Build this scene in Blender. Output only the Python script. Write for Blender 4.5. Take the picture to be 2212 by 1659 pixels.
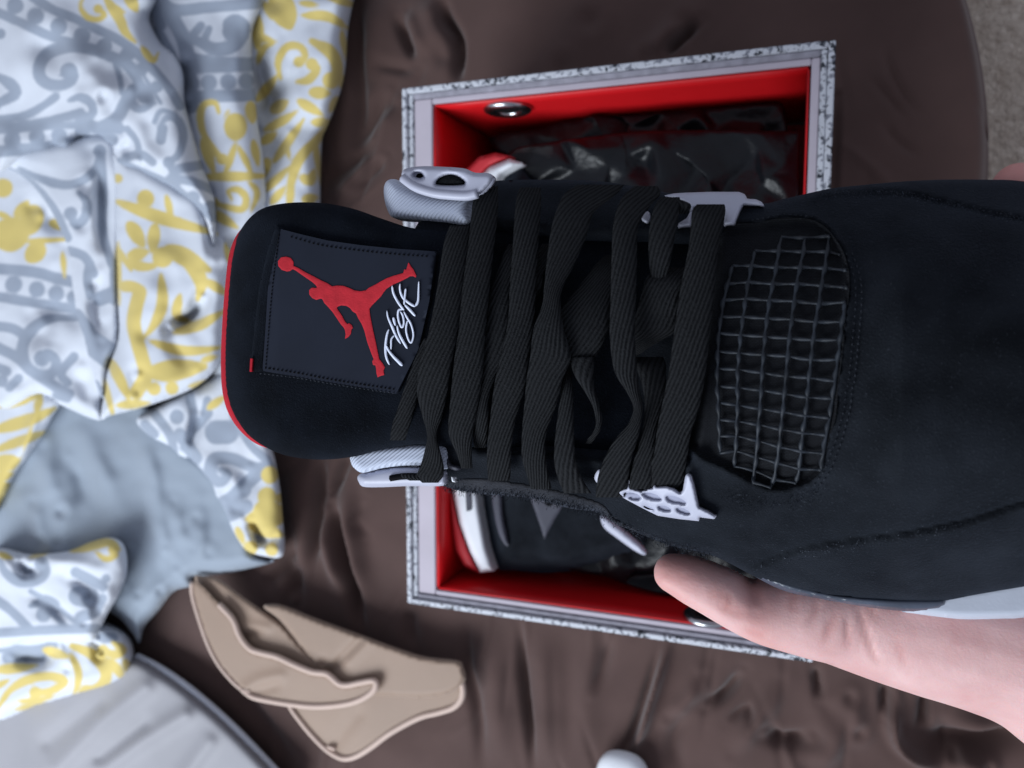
import bpy, bmesh, math, random
import numpy as np
from mathutils import Vector, Matrix
from mathutils.geometry import delaunay_2d_cdt
rng = np.random.default_rng(7); random.seed(7)
scene = bpy.context.scene
for o in list(bpy.data.objects): bpy.data.objects.remove(o)

# ------------------------------------------------------------------ camera
# pose recovered from the four rim corners of the box (26.5 x 35 x 13 cm)
CAM = np.array([0.1211, 0.0262, 0.5990])
R = np.array([[0.9365431420258604, 0.001484288990361654, -0.3505491977034352],
              [-0.032464831252126604, 0.9960607296319454, -0.08251701410525929],
              [0.34904581054082273, 0.08866126420974217, 0.9329020325696746]])
SC = 4032 / 2212.0; FV = 3060 / SC
cd = bpy.data.cameras.new('camera'); cam = bpy.data.objects.new('camera', cd); scene.collection.objects.link(cam)
M = Matrix([list(r) for r in R.T]).to_4x4(); M.translation = Vector(CAM); cam.matrix_world = M
cd.sensor_width = 36; cd.lens = 3060 / 4032 * 36; cd.clip_start = .01; cd.clip_end = 20
cd.dof.use_dof = True; cd.dof.focus_distance = .262; cd.dof.aperture_fstop = 13.0
scene.camera = cam
# ------------------------------------------------------------------ light: a dim room lit by a large window
w = bpy.data.worlds.new('World'); scene.world = w; w.use_nodes = True
w.node_tree.nodes['Background'].inputs[0].default_value = (.76, .82, 1, 1)
w.node_tree.nodes['Background'].inputs[1].default_value = .45
def area(name, loc, target, size, size_y, power, col):
    l = bpy.data.lights.new(name, 'AREA'); l.shape = 'RECTANGLE'; l.size = size; l.size_y = size_y
    l.energy = power; l.color = col
    o = bpy.data.objects.new(name, l); scene.collection.objects.link(o); o.location = loc
    o.rotation_euler = (Vector(target) - Vector(loc)).to_track_quat('-Z', 'Y').to_euler()
    return o
area('window_light', (-.75, -1.20, 1.15), (-.05, 0, .05), 1.1, 1.0, 38, (.86, .93, 1))
vs = scene.view_settings; vs.view_transform = 'Standard'; vs.look = 'None'; vs.gamma = 1; vs.exposure = 0
vs.use_curve_mapping = False

# ------------------------------------------------------------------ pixel -> ray helpers (v = photo pixels at 2212 wide)
def rays(v):
    v = np.atleast_2d(np.asarray(v, float))
    d = np.c_[(v[:, 0] - 1106) / FV, -(v[:, 1] - 829.5) / FV, -np.ones(len(v))]
    return d @ R
def onz(v, z):                                   # hit a horizontal level
    d = rays(v); s = (np.asarray(z) - CAM[2]) / d[:, 2]; return CAM + d * s[:, None]
def atd(v, dep): return CAM + rays(v) * np.asarray(dep, float).reshape(-1, 1)
def toV(p):
    c = (np.atleast_2d(p) - CAM) @ R.T
    return np.c_[1106 + FV * c[:, 0] / -c[:, 2], 829.5 - FV * c[:, 1] / -c[:, 2]]
_P = [atd([q], [d])[0] for q, d in (((480, 720), .290), ((2212, 720), .202), ((1300, 300), 1 / (1/.29 + (820/1732)*(1/.202-1/.29))))]
SN = np.cross(_P[1] - _P[0], _P[2] - _P[0]); SN /= np.linalg.norm(SN)
if SN @ (CAM - _P[0]) < 0: SN = -SN
def S(v, k):                                     # hit the held shoe's lace plane, k metres above it
    d = rays(v); s = ((_P[0] - CAM) @ SN + np.asarray(k, float)) / (d @ SN); return CAM + d * s[:, None]
def Z(x0, y0, kk):                               # zoom-window coordinates -> v
    def f(*pts):
        a = np.array(pts[0] if len(pts) == 1 else pts, float)
        return np.c_[(x0 + a[:, 0] * kk) / SC, (y0 + a[:, 1] * kk) / SC]
    return f
Z1 = Z(800, 700, .5425); Z2 = Z(800, 1300, .5425); Z3 = Z(1700, 700, .5425); Z4 = Z(1700, 1300, .5425)
Z5 = Z(2600, 600, .6474); Z6 = Z(2400, 1900, .7378); Z7 = Z(1500, 100, .633); ZF = Z(1480, 1060, .2412)
CA = Z(0, 0, .633); CB = Z(0, 1000, .633); CC = Z(0, 1974, .633); ZG = Z(700, 2200, .5425); ZB = Z(1550, 1850, .6103)
ZT = Z(1900, 350, .633); ZM = Z(2600, 1500, .4521); ZU = Z(1100, 0, .5425); ZD = Z(1050, 1700, .5425); ZR = Z(1700, 2300, 1.0542)
V_ = lambda *p: np.array(p, float)

# ------------------------------------------------------------------ curve / noise helpers
def cat(P, n=8, closed=False):
    P = np.asarray(P, float)
    if closed: Q = np.vstack([P[-1], P, P[0], P[1]])
    else: Q = np.vstack([2*P[0]-P[1], P, 2*P[-1]-P[-2]])
    out = []
    for i in range(1, len(Q) - 2):
        p0, p1, p2, p3 = Q[i-1], Q[i], Q[i+1], Q[i+2]
        for t in np.arange(n) / n:
            out.append(.5*((2*p1)+(-p0+p2)*t+(2*p0-5*p1+4*p2-p3)*t*t+(-p0+3*p1-3*p2+p3)*t**3))
    if not closed: out.append(P[-1])
    return np.array(out)
def resample(P, step, closed=False):
    P = np.asarray(P, float)
    if closed: P = np.vstack([P, P[0]])
    L = np.r_[0, np.cumsum(np.linalg.norm(np.diff(P, axis=0), axis=1))]
    n = max(int(round(L[-1] / step)), 4)
    s = np.linspace(0, L[-1], n + 1)
    Q = np.c_[tuple(np.interp(s, L, P[:, i]) for i in range(P.shape[1]))]
    return Q[:-1] if closed else Q
def segdist(pts, poly, closed=False):
    a = np.asarray(poly, float); b = np.roll(a, -1, 0) if closed else a[1:]
    if not closed: a = a[:-1]
    out = np.full(len(pts), 1e9)
    for p, q in zip(a, b):
        e = q - p; l = e @ e + 1e-12
        t = np.clip(((pts - p) @ e) / l, 0, 1)
        out = np.minimum(out, np.hypot(*(pts - p - t[:, None] * e).T))
    return out
def crease(pts, P, wd):
    """soft groove profile along a polyline, fading out at both ends"""
    L = np.linalg.norm(np.diff(P, axis=0), axis=1).sum(); e = np.minimum(np.hypot(*(pts-P[0]).T), np.hypot(*(pts-P[-1]).T))
    return np.exp(-(segdist(pts, P)/wd)**2)*sm(-.05*L, .38*L, e)
def inside(pts, poly):
    x, y = pts[:, 0], pts[:, 1]; r = np.zeros(len(pts), bool); n = len(poly)
    for i in range(n):
        (x1, y1), (x2, y2) = poly[i], poly[(i + 1) % n]
        if y1 == y2: continue
        c = ((y1 > y) != (y2 > y)) & (x < (x2 - x1) * (y - y1) / (y2 - y1) + x1)
        r ^= c
    return r
def sm(a, b, x):
    t = np.clip((x - a) / (b - a), 0, 1); return t*t*(3-2*t)
def waves(seed, n, f0, f1):
    g = np.random.default_rng(seed); an = g.uniform(0, 2*np.pi, n); f = np.exp(g.uniform(np.log(f0), np.log(f1), n)); ph = g.uniform(0, 6.28, n)
    def fn(p):
        o = 0
        for a, ff, q in zip(an, f, ph): o = o + np.sin((p[:, 0]*np.cos(a)+p[:, 1]*np.sin(a))*ff*6.283+q)*(f0/ff)
        return o / n**.5
    return fn
def crumple(seed, n, f0, f1):
    g = np.random.default_rng(seed); an = g.uniform(0, np.pi, n); f = np.exp(g.uniform(np.log(f0), np.log(f1), n)); ph = g.uniform(0, 6.28, n)
    wp = waves(seed+1, 5, f0*.6, f0*1.5); wq = waves(seed+2, 5, f0*.6, f0*1.5)
    def fn(p):
        q = p + np.c_[wp(p), wq(p)]*.22/f0
        o = 0
        for a, ff, h in zip(an, f, ph):
            t = (q[:, 0]*np.cos(a)+q[:, 1]*np.sin(a))*ff+h
            o = o + (np.abs((t % 1)*2-1)-.5)*(f0/ff)
        return o / n**.5
    return fn

# ------------------------------------------------------------------ object helpers
COL = scene.collection
def link(name, me, m=None, parent=None, smooth=True):
    if m is not None: me.materials.append(m)
    if smooth and len(me.polygons): me.polygons.foreach_set('use_smooth', [True]*len(me.polygons))
    o = bpy.data.objects.new(name, me); COL.objects.link(o)
    if parent is not None: o.parent = parent; o.matrix_parent_inverse = parent.matrix_world.inverted()
    return o
def mesh(name, verts, faces, m=None, parent=None, smooth=True, fix=True):
    me = bpy.data.meshes.new(name); me.from_pydata([tuple(map(float, v)) for v in verts], [], [tuple(map(int, f)) for f in faces])
    if fix:
        b = bmesh.new(); b.from_mesh(me); bmesh.ops.recalc_face_normals(b, faces=b.faces); b.to_mesh(me); b.free()
    me.update()
    return link(name, me, m, parent, smooth)
def thing(name, label, cat_, loc, group=None):
    o = bpy.data.objects.new(name, None); COL.objects.link(o); o.location = tuple(loc); o.empty_display_size = .02
    bpy.context.view_layer.update()
    o['label'] = label; o['category'] = cat_
    if group: o['group'] = group
    return o
def tube(name, P, r, m, parent, n=8, caps=True):
    P = np.asarray(P, float); N = len(P); r = np.broadcast_to(r, (N,))
    T = np.gradient(P, axis=0); T /= np.linalg.norm(T, axis=1)[:, None] + 1e-12
    u = np.cross(T[0], [0.3, .5, .81]); u /= np.linalg.norm(u); vs_, fs = [], []
    for i in range(N):
        u = u - T[i]*(u@T[i]); u /= np.linalg.norm(u); q = np.cross(T[i], u)
        for j in range(n):
            a = 2*np.pi*j/n; vs_.append(P[i]+r[i]*(np.cos(a)*u+np.sin(a)*q))
    for i in range(N-1):
        for j in range(n):
            fs.append((i*n+j, i*n+(j+1) % n, (i+1)*n+(j+1) % n, (i+1)*n+j))
    if caps: fs += [tuple(range(n))[::-1], tuple((N-1)*n+j for j in range(n))]
    return mesh(name, vs_, fs, m, parent)
def attr(o, name, vals):
    a = o.data.attributes.new(name, 'FLOAT', 'POINT'); a.data.foreach_set('value', np.asarray(vals, np.float32))

def patch(name, poly, m, parent, mapper, h, sp=8, roll=None, skirt=None, holes=(), smooth_poly=True, attrs=None, skdir=None, hook=None):
    """Filled outline (v space) -> surface at mapper(v, height); h(v, d) gives the height, d = distance to the outline.
    roll=(H, w) adds a rounded shoulder; skirt = metres the rim turns down before the underside closes it."""
    P = resample(cat(poly, 6, True) if smooth_poly else poly, sp, True)
    HL = [resample(cat(q, 6, True), sp, True) for q in holes]
    lo, hi = P.min(0), P.max(0)
    gx, gy = np.meshgrid(np.arange(lo[0], hi[0], sp), np.arange(lo[1], hi[1], sp)); gx = gx + (np.arange(gx.shape[0]) % 2)[:, None]*sp*.5
    G = np.c_[gx.ravel(), gy.ravel()]; G = G[inside(G, P)]
    d = segdist(G, P, True); G = G[d > sp*.55]
    for q in HL: G = G[~inside(G, q) & (segdist(G, q, True) > sp*.55)]
    pts = np.vstack([P] + HL + [G]); faces = [list(range(len(P)))]; s0 = len(P)
    for q in HL: faces.append(list(range(s0, s0+len(q)))[::-1]); s0 += len(q)
    edges = [(f[i], f[(i+1) % len(f)]) for f in faces for i in range(len(f))]
    vo, eo, fo, ov, oe, of = delaunay_2d_cdt([Vector(p) for p in pts], edges, [], 0, 1e-7)
    V = np.array([(q.x, q.y) for q in vo]); F = np.array([list(f) for f in fo if len(f) == 3])
    c = V[F].mean(1); keep = inside(c, P)
    for q in HL: keep &= ~inside(c, q)
    F = F[keep]
    allb = [P] + HL
    dd = np.minimum.reduce([segdist(V, q, True) for q in allb])
    hh = h(V, dd) if callable(h) else np.full(len(V), float(h))
    hh = np.asarray(hh, float).copy()
    if roll: t = np.clip(dd/roll[1], 0, 1); hh += roll[0]*(np.sqrt(np.clip(1-(1-t)**2, 0, 1))-1)
    X = mapper(V, hh)
    used = np.zeros(len(V), bool); used[F] = True
    verts = X; faces_ = [tuple(f) for f in F]
    if skirt:
        ec = {}
        for f in F:
            for i in range(3):
                e = (f[i], f[(i+1) % 3]); k = tuple(sorted(e)); ec.setdefault(k, []).append(e)
        be = [v[0] for v in ec.values() if len(v) == 1]
        dn = np.array([0, 0, -1.]) if skdir is None else skdir
        if isinstance(skdir, str):
            q = X-CAM; dn = q/np.linalg.norm(q, axis=1)[:, None]
        Xb = X + dn*skirt; n = len(X)
        verts = np.vstack([X, Xb]); faces_ += [tuple(n+q for q in f[::-1]) for f in F] + [(b_, a_, n+a_, n+b_) for a_, b_ in be]
    o = mesh(name, verts, faces_, m, parent)
    if skirt:                                        # keep the rim a crisp edge
        ne = len(o.data.edges); ev = np.empty(ne*2, np.int64); o.data.edges.foreach_get('vertices', ev); ev = np.sort(ev.reshape(-1, 2), axis=1)
        bc = np.sort(np.array(be), axis=1); sh_ = np.isin(ev[:, 0]*10**7+ev[:, 1], bc[:, 0].astype(np.int64)*10**7+bc[:, 1])
        a_ = o.data.attributes.new('sharp_edge', 'BOOLEAN', 'EDGE'); a_.data.foreach_set('value', sh_)
    if attrs:
        for k, fn in attrs.items():
            val = fn(V); attr(o, k, np.r_[val, val] if skirt else val)
    return o, V, hh

def ribbon(name, L, Rr, k, m, parent, mapper, th=.0013, bulge=.0008, n=8, step=10, fold=0):
    """flat lace given by its two edges (v) and height k at each row"""
    A = np.c_[np.asarray(L, float), np.asarray(Rr, float), np.asarray(k, float)]
    A = cat(A, 6); A = resample(A[:, :], step)
    t = np.linspace(-1, 1, n); vs_, fs, uv = [], [], []; N = len(A)
    for i, a in enumerate(A):
        q = a[None, :2]*(1-t[:, None])/2 + a[None, 2:4]*(1+t[:, None])/2
        top = mapper(q, a[4] + bulge*(1-t**2) - fold*np.abs(t)**2*0)
        bot = mapper(q, a[4] - th - np.abs(t)**6*(-th*.55))
        tp = top.copy(); tp[0] = tp[0]*.5+bot[0]*.5; tp[-1] = tp[-1]*.5+bot[-1]*.5
        vs_ += list(tp) + list(bot[::-1])
    w_ = 2*n
    for i in range(N-1):
        for j in range(w_): fs.append((i*w_+j, i*w_+(j+1) % w_, (i+1)*w_+(j+1) % w_, (i+1)*w_+j))
    fs += [tuple(range(w_))[::-1], tuple((N-1)*w_+j for j in range(w_))]
    o = mesh(name, vs_, fs, m, parent)
    c3 = mapper((A[:, :2]+A[:, 2:4])/2, A[:, 4]); Ls = np.r_[0, np.cumsum(np.linalg.norm(np.diff(c3, axis=0), axis=1))]
    W3 = np.linalg.norm(mapper(A[:, :2], A[:, 4])-mapper(A[:, 2:4], A[:, 4]), axis=1).mean()
    uvl = o.data.uv_layers.new(name='UVMap'); vi = np.empty(len(o.data.loops), np.int32); o.data.loops.foreach_get('vertex_index', vi)
    jj = vi % w_; ii = vi // w_; tt = np.where(jj < n, jj, w_-1-jj)/(n-1)
    uvl.data.foreach_set('uv', np.c_[tt*W3, Ls[ii]].ravel().astype(np.float32))
    return o

# ------------------------------------------------------------------ materials
class NT:
    def __init__(s, name, rough=.6, spec=.3, metal=0, sheen=0, sheen_r=.5, coat=0):
        s.m = bpy.data.materials.new(name); s.m.use_nodes = True; s.t = s.m.node_tree; s.n = s.t.nodes; s.l = s.t.links
        s.b = s.n['Principled BSDF']; i = s.b.inputs
        i['Roughness'].default_value = rough; i['Specular IOR Level'].default_value = spec; i['Metallic'].default_value = metal
        i['Sheen Weight'].default_value = sheen; i['Sheen Roughness'].default_value = sheen_r; i['Coat Weight'].default_value = coat
        s.tc = s.n.new('ShaderNodeTexCoord')
    def N(s, typ, **kw):
        n = s.n.new(typ)
        for k, v in kw.items():
            if k in n.inputs.keys(): n.inputs[k].default_value = v
            else: setattr(n, k, v)
        return n
    def L(s, a, b): s.l.new(a, b)
    def noise(s, scale, detail=3, rough=.5, src=None):
        n = s.N('ShaderNodeTexNoise', Scale=scale, Detail=detail, Roughness=rough); s.L(src or s.tc.outputs['Object'], n.inputs['Vector']); return n.outputs['Fac']
    def ramp(s, fac, stops):
        r = s.n.new('ShaderNodeValToRGB'); s.L(fac, r.inputs[0]); e = r.color_ramp.elements
        while len(e) < len(stops): e.new(.5)
        for q, (p, c) in zip(e, stops): q.position = p; q.color = (*c, 1) if len(c) == 3 else c
        return r.outputs[0]
    def mix(s, fac, a, b):
        x = s.n.new('ShaderNodeMix'); x.data_type = 'RGBA'
        if isinstance(fac, (int, float)): x.inputs[0].default_value = fac
        else: s.L(fac, x.inputs[0])
        for v, i in ((a, 6), (b, 7)):
            if isinstance(v, tuple): x.inputs[i].default_value = (*v, 1)
            else: s.L(v, x.inputs[i])
        return x.outputs[2]
    def math(s, op, a, b=0., clamp=False):
        x = s.n.new('ShaderNodeMath'); x.operation = op; x.use_clamp = clamp
        for v, i in ((a, 0), (b, 1)):
            if isinstance(v, (int, float)): x.inputs[i].default_value = v
            else: s.L(v, x.inputs[i])
        return x.outputs[0]
    def color(s, c):
        if isinstance(c, tuple): s.b.inputs['Base Color'].default_value = (*c, 1)
        else: s.L(c, s.b.inputs['Base Color'])
        return s
    def bump(s, h, strength=.3, dist=.001):
        b = s.N('ShaderNodeBump', Strength=strength, Distance=dist); s.L(h, b.inputs['Height'])
        if getattr(s, '_lb', None): s.L(s._lb.outputs[0], b.inputs['Normal'])
        s._lb = b; s.L(b.outputs[0], s.b.inputs['Normal']); return s
    def attr(s, name):
        a = s.n.new('ShaderNodeAttribute'); a.attribute_name = name; return a.outputs['Fac']
def tint(n, base, amt, scale, detail=3):
    lo = tuple(c*(1-amt) for c in base); hi = tuple(min(c*(1+amt), 1) for c in base)
    return n.ramp(n.noise(scale, detail), [(.3, lo), (.7, hi)])
def simple(name, base, rough=.6, spec=.3, amt=.12, scale=60, bump=.15, bscale=900, bdist=.0003, **kw):
    n = NT(name, rough, spec, **kw); n.color(tint(n, base, amt, scale)); n.bump(n.noise(bscale, 2), bump, bdist); return n.m

def fabric(name, base, amt=.1, weave=1400, rough=.85, sheen=.2, bs=.25):
    n = NT(name, rough, .15, sheen=sheen); n.color(tint(n, base, amt, 14, 4)); n.bump(n.noise(weave, 2, .6), bs, .0003); n.bump(n.noise(60, 3), .15, .001); return n.m
MAT = {}
MAT['sheet'] = fabric('brown_cotton', (.084, .050, .044), .14)
def mk_comforter():
    n = NT('damask_print_cotton', .8, .2, sheen=.15)
    wob = n.math('MULTIPLY', n.math('SUBTRACT', n.noise(55, 2), .5), 4.)
    def edge(a): return n.math('ADD', n.math('MULTIPLY', n.math('ADD', a, wob), -.22), .5, True)
    c0 = tint(n, (.60, .63, .69), .03, 20)
    g = n.mix(edge(n.attr('gray_print')), c0, (.295, .335, .405))
    y = n.mix(edge(n.attr('yellow_print')), g, (.62, .49, .16))
    n.color(y); n.bump(n.noise(1300, 2), .2, .0003); n.bump(n.noise(45, 3), .25, .002); return n.m
MAT['comforter'] = mk_comforter()
MAT['lining'] = fabric('blue_grey_lining', (.27, .315, .375), .06, sheen=.3, rough=.6)
MAT['grey_sheet'] = fabric('pale_grey_satin', (.285, .28, .30), .05, rough=.5, sheen=.2)
MAT['hem'] = fabric('pale_hem', (.70, .73, .80), .05)
MAT['beige'] = fabric('beige_microfibre', (.30, .212, .158), .06, rough=.45, sheen=.3)
MAT['piping'] = fabric('beige_piping', (.58, .44, .37), .05, rough=.5)
def mk_carpet():
    n = NT('beige_carpet', .95, .05, sheen=.3); n.color(n.ramp(n.noise(110, 5, .7), [(.3, (.50, .39, .30)), (.7, (.95, .82, .68))])); n.bump(n.noise(160, 4, .7), 1, .01); return n.m
MAT['carpet'] = mk_carpet()
def mk_speckle():
    n = NT('speckled_cement_paper', .55, .3)
    v1 = n.N('ShaderNodeTexNoise', Scale=330, Detail=2, Roughness=.6); n.L(n.tc.outputs['Object'], v1.inputs['Vector'])
    v2 = n.N('ShaderNodeTexNoise', Scale=150, Detail=3, Roughness=.7); n.L(n.tc.outputs['Object'], v2.inputs['Vector'])
    sp = n.ramp(v1.outputs['Fac'], [(.54, (0, 0, 0)), (.60, (1, 1, 1))]); s2 = n.ramp(v2.outputs['Fac'], [(.58, (0, 0, 0)), (.62, (1, 1, 1))])
    c = n.mix(sp, (.60, .62, .67), (.20, .21, .25)); c = n.mix(s2, c, (.03, .035, .045)); n.color(c); n.bump(n.noise(700, 2), .1, .0003); return n.m
MAT['speckle'] = mk_speckle()
MAT['lip'] = simple('pale_board', (.52, .47, .53), .6, .3, .06, 30)
MAT['board_edge'] = simple('grey_board_edge', (.34, .33, .38), .8, .2, .2, 150)
MAT['red_card'] = simple('red_card', (.62, .008, .012), .42, .4, .06, 14, bump=.05)
MAT['steel'] = simple('steel', (.55, .56, .58), .22, .5, .05, 60, metal=1.0)
MAT['dark'] = simple('dark_void', (.006, .006, .007), .9, .1)
def mk_tissue():
    n = NT('black_wrapping_paper', .34, .26); n.color(tint(n, (.005, .006, .008), .3, 20)); n.bump(n.noise(55, 4, .6), .35, .004); return n.m
MAT['tissue'] = mk_tissue()
def mk_nubuck(name, base, sheen=.35):
    n = NT(name, .95, .06, sheen=sheen, sheen_r=.45)
    n.b.inputs['Sheen Tint'].default_value = (.55, .70, 1, 1)
    sp = n.ramp(n.noise(1500, 3, .7), [(.60, (0, 0, 0)), (.78, (1, 1, 1))])
    n.color(n.mix(sp, tint(n, base, .5, 60, 6), tuple(min(1, c*3.2+.006) for c in base))); n.bump(n.noise(1500, 3, .7), .8, .0006); return n.m
MAT['nubuck'] = mk_nubuck('black_nubuck', (.0092, .0108, .0138), .08)
MAT['nubuck_edge'] = mk_nubuck('charcoal_suede', (.026, .026, .029), .3)
MAT['tongue'] = mk_nubuck('black_tongue_textile', (.0042, .0056, .0088), .03)
def mk_lace():
    n = NT('black_flat_lace', .95, .05, sheen=.0); uv = n.tc.outputs['UV']
    mp = n.N('ShaderNodeMapping'); n.L(uv, mp.inputs['Vector']); mp.inputs['Scale'].default_value = (1, 1, 1)
    w1 = n.N('ShaderNodeTexWave', Scale=360, Distortion=1.2, Detail=2); w1.wave_type = 'BANDS'; w1.bands_direction = 'DIAGONAL'
    mp.inputs['Rotation'].default_value = (0, 0, .55); n.L(mp.outputs[0], w1.inputs['Vector'])
    f = n.noise(1500, 2, .7)
    h = n.math('ADD', w1.outputs['Fac'], f)
    n.color(n.ramp(h, [(.25, (.0030, .0032, .0038)), (.95, (.0195, .0205, .0225))])); n.bump(h, .8, .0006); return n.m
MAT['lace'] = mk_lace()
def mk_twill(name, a, b):
    n = NT(name, .8, .2, sheen=.2)
    mp = n.N('ShaderNodeMapping'); n.L(n.tc.outputs['Object'], mp.inputs['Vector']); mp.inputs['Rotation'].default_value = (0, 0, .9)
    w1 = n.N('ShaderNodeTexWave', Scale=300, Distortion=.6, Detail=1); n.L(mp.outputs[0], w1.inputs['Vector'])
    n.color(n.mix(n.math('ADD', n.math('MULTIPLY', w1.outputs['Fac'], .35), n.math('MULTIPLY', n.noise(80, 3), .5)), a, b)); n.bump(w1.outputs['Fac'], .5, .0005); return n.m
MAT['twill'] = mk_twill('pale_grey_twill', (.40, .45, .56), (.62, .66, .78))
MAT['plastic'] = simple('pale_grey_plastic', (.43, .44, .53), .42, .4, .05, 60, bump=.06)
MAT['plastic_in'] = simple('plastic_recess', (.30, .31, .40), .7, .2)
def mk_label():
    n = NT('satin_label', .75, .12, sheen=.0); n.color(tint(n, (.0150, .0185, .030), .12, 40))
    w1 = n.N('ShaderNodeTexWave', Scale=900, Distortion=.4); n.L(n.tc.outputs['Object'], w1.inputs['Vector']); n.bump(w1.outputs['Fac'], .12, .0002); return n.m
MAT['label'] = mk_label()
MAT['red_print'] = simple('red_embroidery', (.50, .020, .032), .7, .2, .12, 300, bump=.3, bscale=1500)
MAT['white_thread'] = simple('white_thread', (.72, .77, .92), .7, .2, .1, 300, bump=.3, bscale=1500)
MAT['red_lining'] = simple('red_lining', (.40, .010, .022), .8, .2, .1, 100)
MAT['thread'] = simple('black_thread', (.004, .004, .005), .9, .1)
MAT['thread_grey'] = simple('grey_thread', (.024, .028, .037), .8, .2)
MAT['nap'] = simple('pale_nap', (.07, .08, .10), .9, .1)
MAT['net'] = simple('net_strand', (.017, .021, .028), .5, .25, .4, 200, bump=.1)
def mk_netbase():
    n = NT('woven_mesh', .9, .15)
    v = n.N('ShaderNodeTexBrick', Scale=520); n.L(n.tc.outputs['Object'], v.inputs['Vector']); v.inputs['Mortar Size'].default_value = .05
    v.inputs['Color1'].default_value = (.013, .015, .019, 1); v.inputs['Color2'].default_value = (.008, .009, .012, 1); v.inputs['Mortar'].default_value = (.003, .003, .004, 1)
    n.color(v.outputs['Color']); n.bump(v.outputs['Fac'], -.5, .0006); return n.m
MAT['netbase'] = mk_netbase()
MAT['midsole'] = simple('pale_midsole', (.46, .49, .56), .5, .35, .10, 50)
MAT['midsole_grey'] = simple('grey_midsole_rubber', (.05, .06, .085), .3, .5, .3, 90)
MAT['white_rubber'] = simple('white_rubber', (.74, .76, .80), .5, .35, .04, 40)
MAT['red_rubber'] = simple('red_rubber', (.56, .035, .045), .5, .35, .06, 40)
MAT['grey_panel'] = simple('grey_panel', (.055, .056, .075), .6, .3)
MAT['white_plastic'] = simple('white_plastic', (.78, .80, .84), .35, .4, .02, 30, bump=.02)
def mk_skin():
    n = NT('skin', .5, .35)
    i = n.b.inputs; i['Subsurface Weight'].default_value = .25; i['Subsurface Radius'].default_value = (1, .35, .2); i['Subsurface Scale'].default_value = .004
    blot = n.ramp(n.noise(38, 4, .6), [(.30, (.61, .34, .325)), (.70, (.73, .485, .465))])
    red = n.attr('flush')
    c = n.mix(red, blot, (.58, .25, .22)); n.color(c)
    n.bump(n.noise(300, 4, .6), .2, .0008); n.bump(n.noise(1300, 2), .2, .0004); return n.m
MAT['skin'] = mk_skin()
MAT['nail'] = simple('nail', (.72, .46, .43), .3, .5, .04, 60, bump=.02)

# ================================================================== SETTING
# carpet far below the bed edge
cx, cy = np.meshgrid(np.linspace(-1.6, 1.6, 120), np.linspace(-1.4, 1.4, 120))
cp = np.c_[cx.ravel(), cy.ravel()]; cz = -.16 + .006*waves(3, 9, 6, 22)(cp)
fl = mesh('floor', np.c_[cp, cz], [(i*120+j, i*120+j+1, (i+1)*120+j+1, (i+1)*120+j) for i in range(119) for j in range(119)], MAT['carpet'], fix=False)
fl['kind'] = 'structure'

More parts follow.
